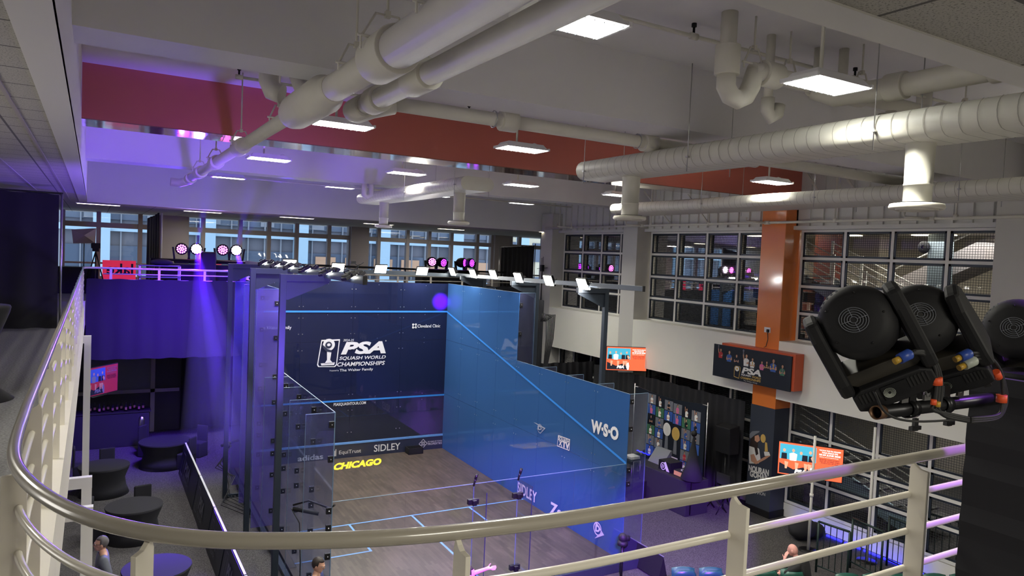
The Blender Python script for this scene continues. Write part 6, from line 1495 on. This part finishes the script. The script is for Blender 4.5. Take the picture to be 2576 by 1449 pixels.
def remesh(o, v=.009, it=3):
    m = o.modifiers.new('r', 'REMESH'); m.mode = 'VOXEL'; m.voxel_size = v; m.use_smooth_shade = True
    s = o.modifiers.new('s', 'SMOOTH'); s.iterations = it; s.factor = .5
def person(label, loc, rz, J, clothes, hair='hair_dark', hairkind='short', look=(0, 0, 0), skin='skin', hands=(), glasses=False, tilt=0.0):
    t = thing('person', label, 'person', (0, 0, 0))
    sk = Skel()
    order = ['pelvis', 'waist', 'chest', 'neck', 'headb', 'shL', 'elL', 'wrL', 'shR', 'elR', 'wrR', 'hipL', 'knL', 'anL', 'toeL', 'hipR', 'knR', 'anR', 'toeR']
    par = dict(waist='pelvis', chest='waist', neck='chest', headb='neck', shL='chest', elL='shL', wrL='elL', shR='chest', elR='shR', wrR='elR', hipL='pelvis', knL='hipL', anL='knL', toeL='anL', hipR='pelvis', knR='hipR', anR='knR', toeR='anR')
    rad = dict(pelvis=(.155, .115), waist=(.135, .10), chest=(.165, .115), neck=.058, headb=.055, sh=.062, el=.044, wr=.029, hip=.092, kn=.058, an=.042, toe=.036)
    for n in order: sk.j(n, J[n], rad.get(n, rad.get(n[:-1])), par.get(n))
    for h in hands: hand(sk, *h)
    if not hands:
        for s in 'LR': d = (Vector(J['wr'+s])-Vector(J['el'+s])).normalized(); hand(sk, 'wr'+s, d, (0, 0, 1), (0, 1, .1), 1.0, .5)
    vs, fs = sk.mesh(); hc = Vector(J['head']); R = Euler(look).to_matrix()
    mb = MB().add(vs, fs, True); add_head(mb, hc, R); b = mb.build('body', M[skin], t); remesh(b, .008, 2)
    # clothes: a second skin a little larger
    for name, joints, grow, m in clothes:
        s2 = Skel(); js = [n for n in order if n in joints]
        for n in js:
            r = rad.get(n, rad.get(n[:-1])); r = r if isinstance(r, tuple) else (r, r)
            p = Vector(J[n])
            if n[:2] == 'wr': q = Vector(J['el'+n[2]]); p = q+(p-q)*.93
            if n[:2] == 'an': q = Vector(J['kn'+n[2]]); p = q+(p-q)*.97
            if n == 'neck': p = Vector(J['chest'])+(p-Vector(J['chest']))*.72; r = (.075, .07)
            s2.j(n, p, (r[0]+grow, r[1]+grow), par[n] if par.get(n) in s2.n else None)
        vs, fs = s2.mesh(); o = MB().add(vs, fs, True).build(name, M[m], t)
    if hair and hairkind != 'bald':
        mb = MB(); mb.sphere(hc+R @ Vector((0, -.014, .020)), (.086, .100, .108), 20, 12, R)
        # keep the face clear
        keep = [i for i, v in enumerate(mb.v) if not ((R.transposed() @ (v-hc)).y > .035 and (R.transposed() @ (v-hc)).z < .065) and (R.transposed() @ (v-hc)).z > -.06]
        ks = set(keep); fsn = [f_ for f_ in mb.f if all(i in ks for i in f_)]
        h = MB().add(mb.v, fsn, True).build('hair', M[hair], t); so = h.modifiers.new('s', 'SOLIDIFY'); so.thickness = .012
    ey = MB(); pu = MB()
    for s in (-1, 1): ey.sphere(hc+R @ Vector((s*.030, .083, .004)), .0125, 10, 8); pu.sphere(hc+R @ Vector((s*.030, .093, .004)), .0055, 8, 6)
    ey.build('eyes', M['white'], t); pu.build('pupils', M['hair_dark'], t)
    if glasses:
        mb = MB()
        for s in (-1, 1):
            mb.tube([hc+R @ Vector((s*.032+.020*math.cos(k*.524), .104, .002+.015*math.sin(k*.524))) for k in range(13)], .0022, 6); mb.tube([hc+R @ Vector((s*.052, .102, .006)), hc+R @ Vector((s*.079, .0, .004))], .0022, 6)
        mb.build('glasses', M['black_plastic'], t)
    mb = MB()
    for s in 'LR':
        a = Vector(J['an'+s]); b_ = Vector(J['toe'+s]); d = (b_-a); d.z = 0; d.normalize(); mb.sphere(a+d*.07-Vector((0, 0, .035)), (.05, .05, .045), 12, 8); mb.sphere(a+d*.15-Vector((0, 0, .045)), (.05, .05, .035), 12, 8); mb.sphere(a-d*.02-Vector((0, 0, .03)), (.045, .045, .045), 12, 8)
    o = mb.build('shoes', M['black_soft'], t); remesh(o, .012, 2)
    t.location = loc; t.rotation_euler = (0, 0, rz); return t
def standing(armL=None, armR=None, dz=0.0):
    J = dict(pelvis=(0, 0, .96), waist=(0, .01, 1.12), chest=(0, 0, 1.33), neck=(0, -.005, 1.49), headb=(0, .01, 1.57), head=(0, .025, 1.64),
             shL=(-.185, -.01, 1.41), elL=(-.25, -.06, 1.13), wrL=(-.22, .08, .93), shR=(.185, -.01, 1.41), elR=(.25, -.06, 1.13), wrR=(.22, .08, .93),
             hipL=(-.095, 0, .90), knL=(-.11, .02, .50), anL=(-.11, -.02, .09), toeL=(-.12, .13, .04), hipR=(.095, 0, .90), knR=(.11, .06, .50), anR=(.11, .06, .09), toeR=(.12, .21, .04))
    if armL: J['elL'], J['wrL'] = armL
    if armR: J['elR'], J['wrR'] = armR
    return J
TOP = ['pelvis', 'waist', 'chest', 'neck', 'shL', 'elL', 'wrL', 'shR', 'elR', 'wrR']; LEGS = ['pelvis', 'hipL', 'knL', 'anL', 'hipR', 'knR', 'anR']
J = standing(armL=((-.27, -.10, 1.16), (-.20, .12, 1.02)))
p = at(259, 1366, 'Z', 1.49+.0); 
person('grey-haired man in glasses and a grey suit jacket walking left below the balcony', (p.x, p.y, -.15), math.pi/2, J,
       (('suit_jacket', TOP, .022, 'suit_grey'), ('trousers', LEGS, .02, 'suit_grey')), hair='hair_grey', glasses=True, look=(0, 0, 0))
bpy.data.objects['person']['group'] = ''
del bpy.data.objects['person']['group']
p = at(797, 1423, 'Z', 1.47)
person('dark-haired man in a blue shirt seen from behind at the court corner', (p.x, p.y, -.15), -math.pi/2-.5, standing(), (('blue_shirt', TOP, .018, 'cloth_blue'), ('trousers', LEGS, .018, 'cloth_jeans')), hair='hair_dark', look=(-.35, 0, -.1))
J = standing(armL=((-.30, .12, 1.47), (-.16, .38, 1.60)), armR=((.24, -.04, 1.14), (.20, .16, 1.05)))
p = at(1176, 1441, 'Z', 1.50)
person('person in black behind the court, arm stretched out under violet light', (p.x, p.y, -.15), -math.pi/2-.15, J, (('black_top', [n for n in TOP if n not in ('wrL',)], .018, 'cloth_black'), ('trousers', LEGS, .018, 'cloth_black')), hair='hair_dark', skin='skin_pink', hands=(('wrL', (.15, 1, .05), (0, 0, 1), (-.2, .3, 1), 1.0, .15), ('wrR', (0, 1, -.2), (0, 0, 1), (-1, 0, .3), 1.0, .5)))
# the seated man, hand at his chin
J = dict(pelvis=(0, 0, .50), waist=(0, .04, .66), chest=(0, .12, .86), neck=(0, .20, 1.00), headb=(0, .25, 1.06), head=(0, .28, 1.13),
         shL=(-.19, .11, .92), elL=(-.26, .34, .72), wrL=(-.10, .40, .94), shR=(.19, .11, .92), elR=(.28, .28, .68), wrR=(.10, .46, .62),
         hipL=(-.10, .02, .47), knL=(-.13, .45, .50), anL=(-.12, .42, .10), toeL=(-.12, .57, .05), hipR=(.10, .02, .47), knR=(.13, .45, .50), anR=(.13, .42, .10), toeR=(.14, .57, .05))
p = at(2030, 1440, 'Z', .72)
person('bald man in a black jacket sitting in the green seats, hand at his chin', (p.x, p.y, -.05), .42, J, (('black_jacket', TOP, .03, 'cloth_black'), ('trousers', LEGS, .02, 'cloth_jeans')), hair=None, hairkind='bald', skin='skin_pink', look=(-.3, 0, 0), hands=(('wrL', (.35, -.2, 1), (0, 0, 1), (.5, 1, 0), 1.0, .6), ('wrR', (-1, .3, 0), (0, 0, 1), (0, 1, .2), 1.0, .5)))
# ================================================================== the violet beams, seen where they cross the stage haze
m = bpy.data.materials.new('haze'); m.use_nodes = True; nt = m.node_tree; nt.nodes.clear()
out = nt.nodes.new('ShaderNodeOutputMaterial'); vs_ = nt.nodes.new('ShaderNodeVolumeScatter')
vs_.inputs['Color'].default_value = (1, 1, 1, 1); vs_.inputs['Density'].default_value = .018; vs_.inputs['Anisotropy'].default_value = .3
nt.links.new(vs_.outputs[0], out.inputs['Volume'])
for (s_, d_, g_, e_), lab in zip(BEAMS, ('violet light beam slanting down to the left before the far drape', 'violet light beam falling almost straight down before the far drape', 'faint violet light beam falling beside the dark frames', 'violet light beam rising from the dazzling moving head to the ceiling', 'violet light beam rising from the fourth moving head', 'faint violet light beam rising at the right of the others')):
    s_ = Vector(s_); d_ = Vector(d_); L = (d_-s_).length; r = math.tan(math.radians(g_/2))*L+.03
    Rm = (d_-s_).to_track_quat('Z', 'Y').to_matrix()
    o = MB().lathe([(0, .15), (.05, .15), (r, L), (0, L)], s_, 20, Rm).build('light_shaft', m, base=s_, merge=True); tag(o, lab, 'light shaft', 'violet light beams in the haze')
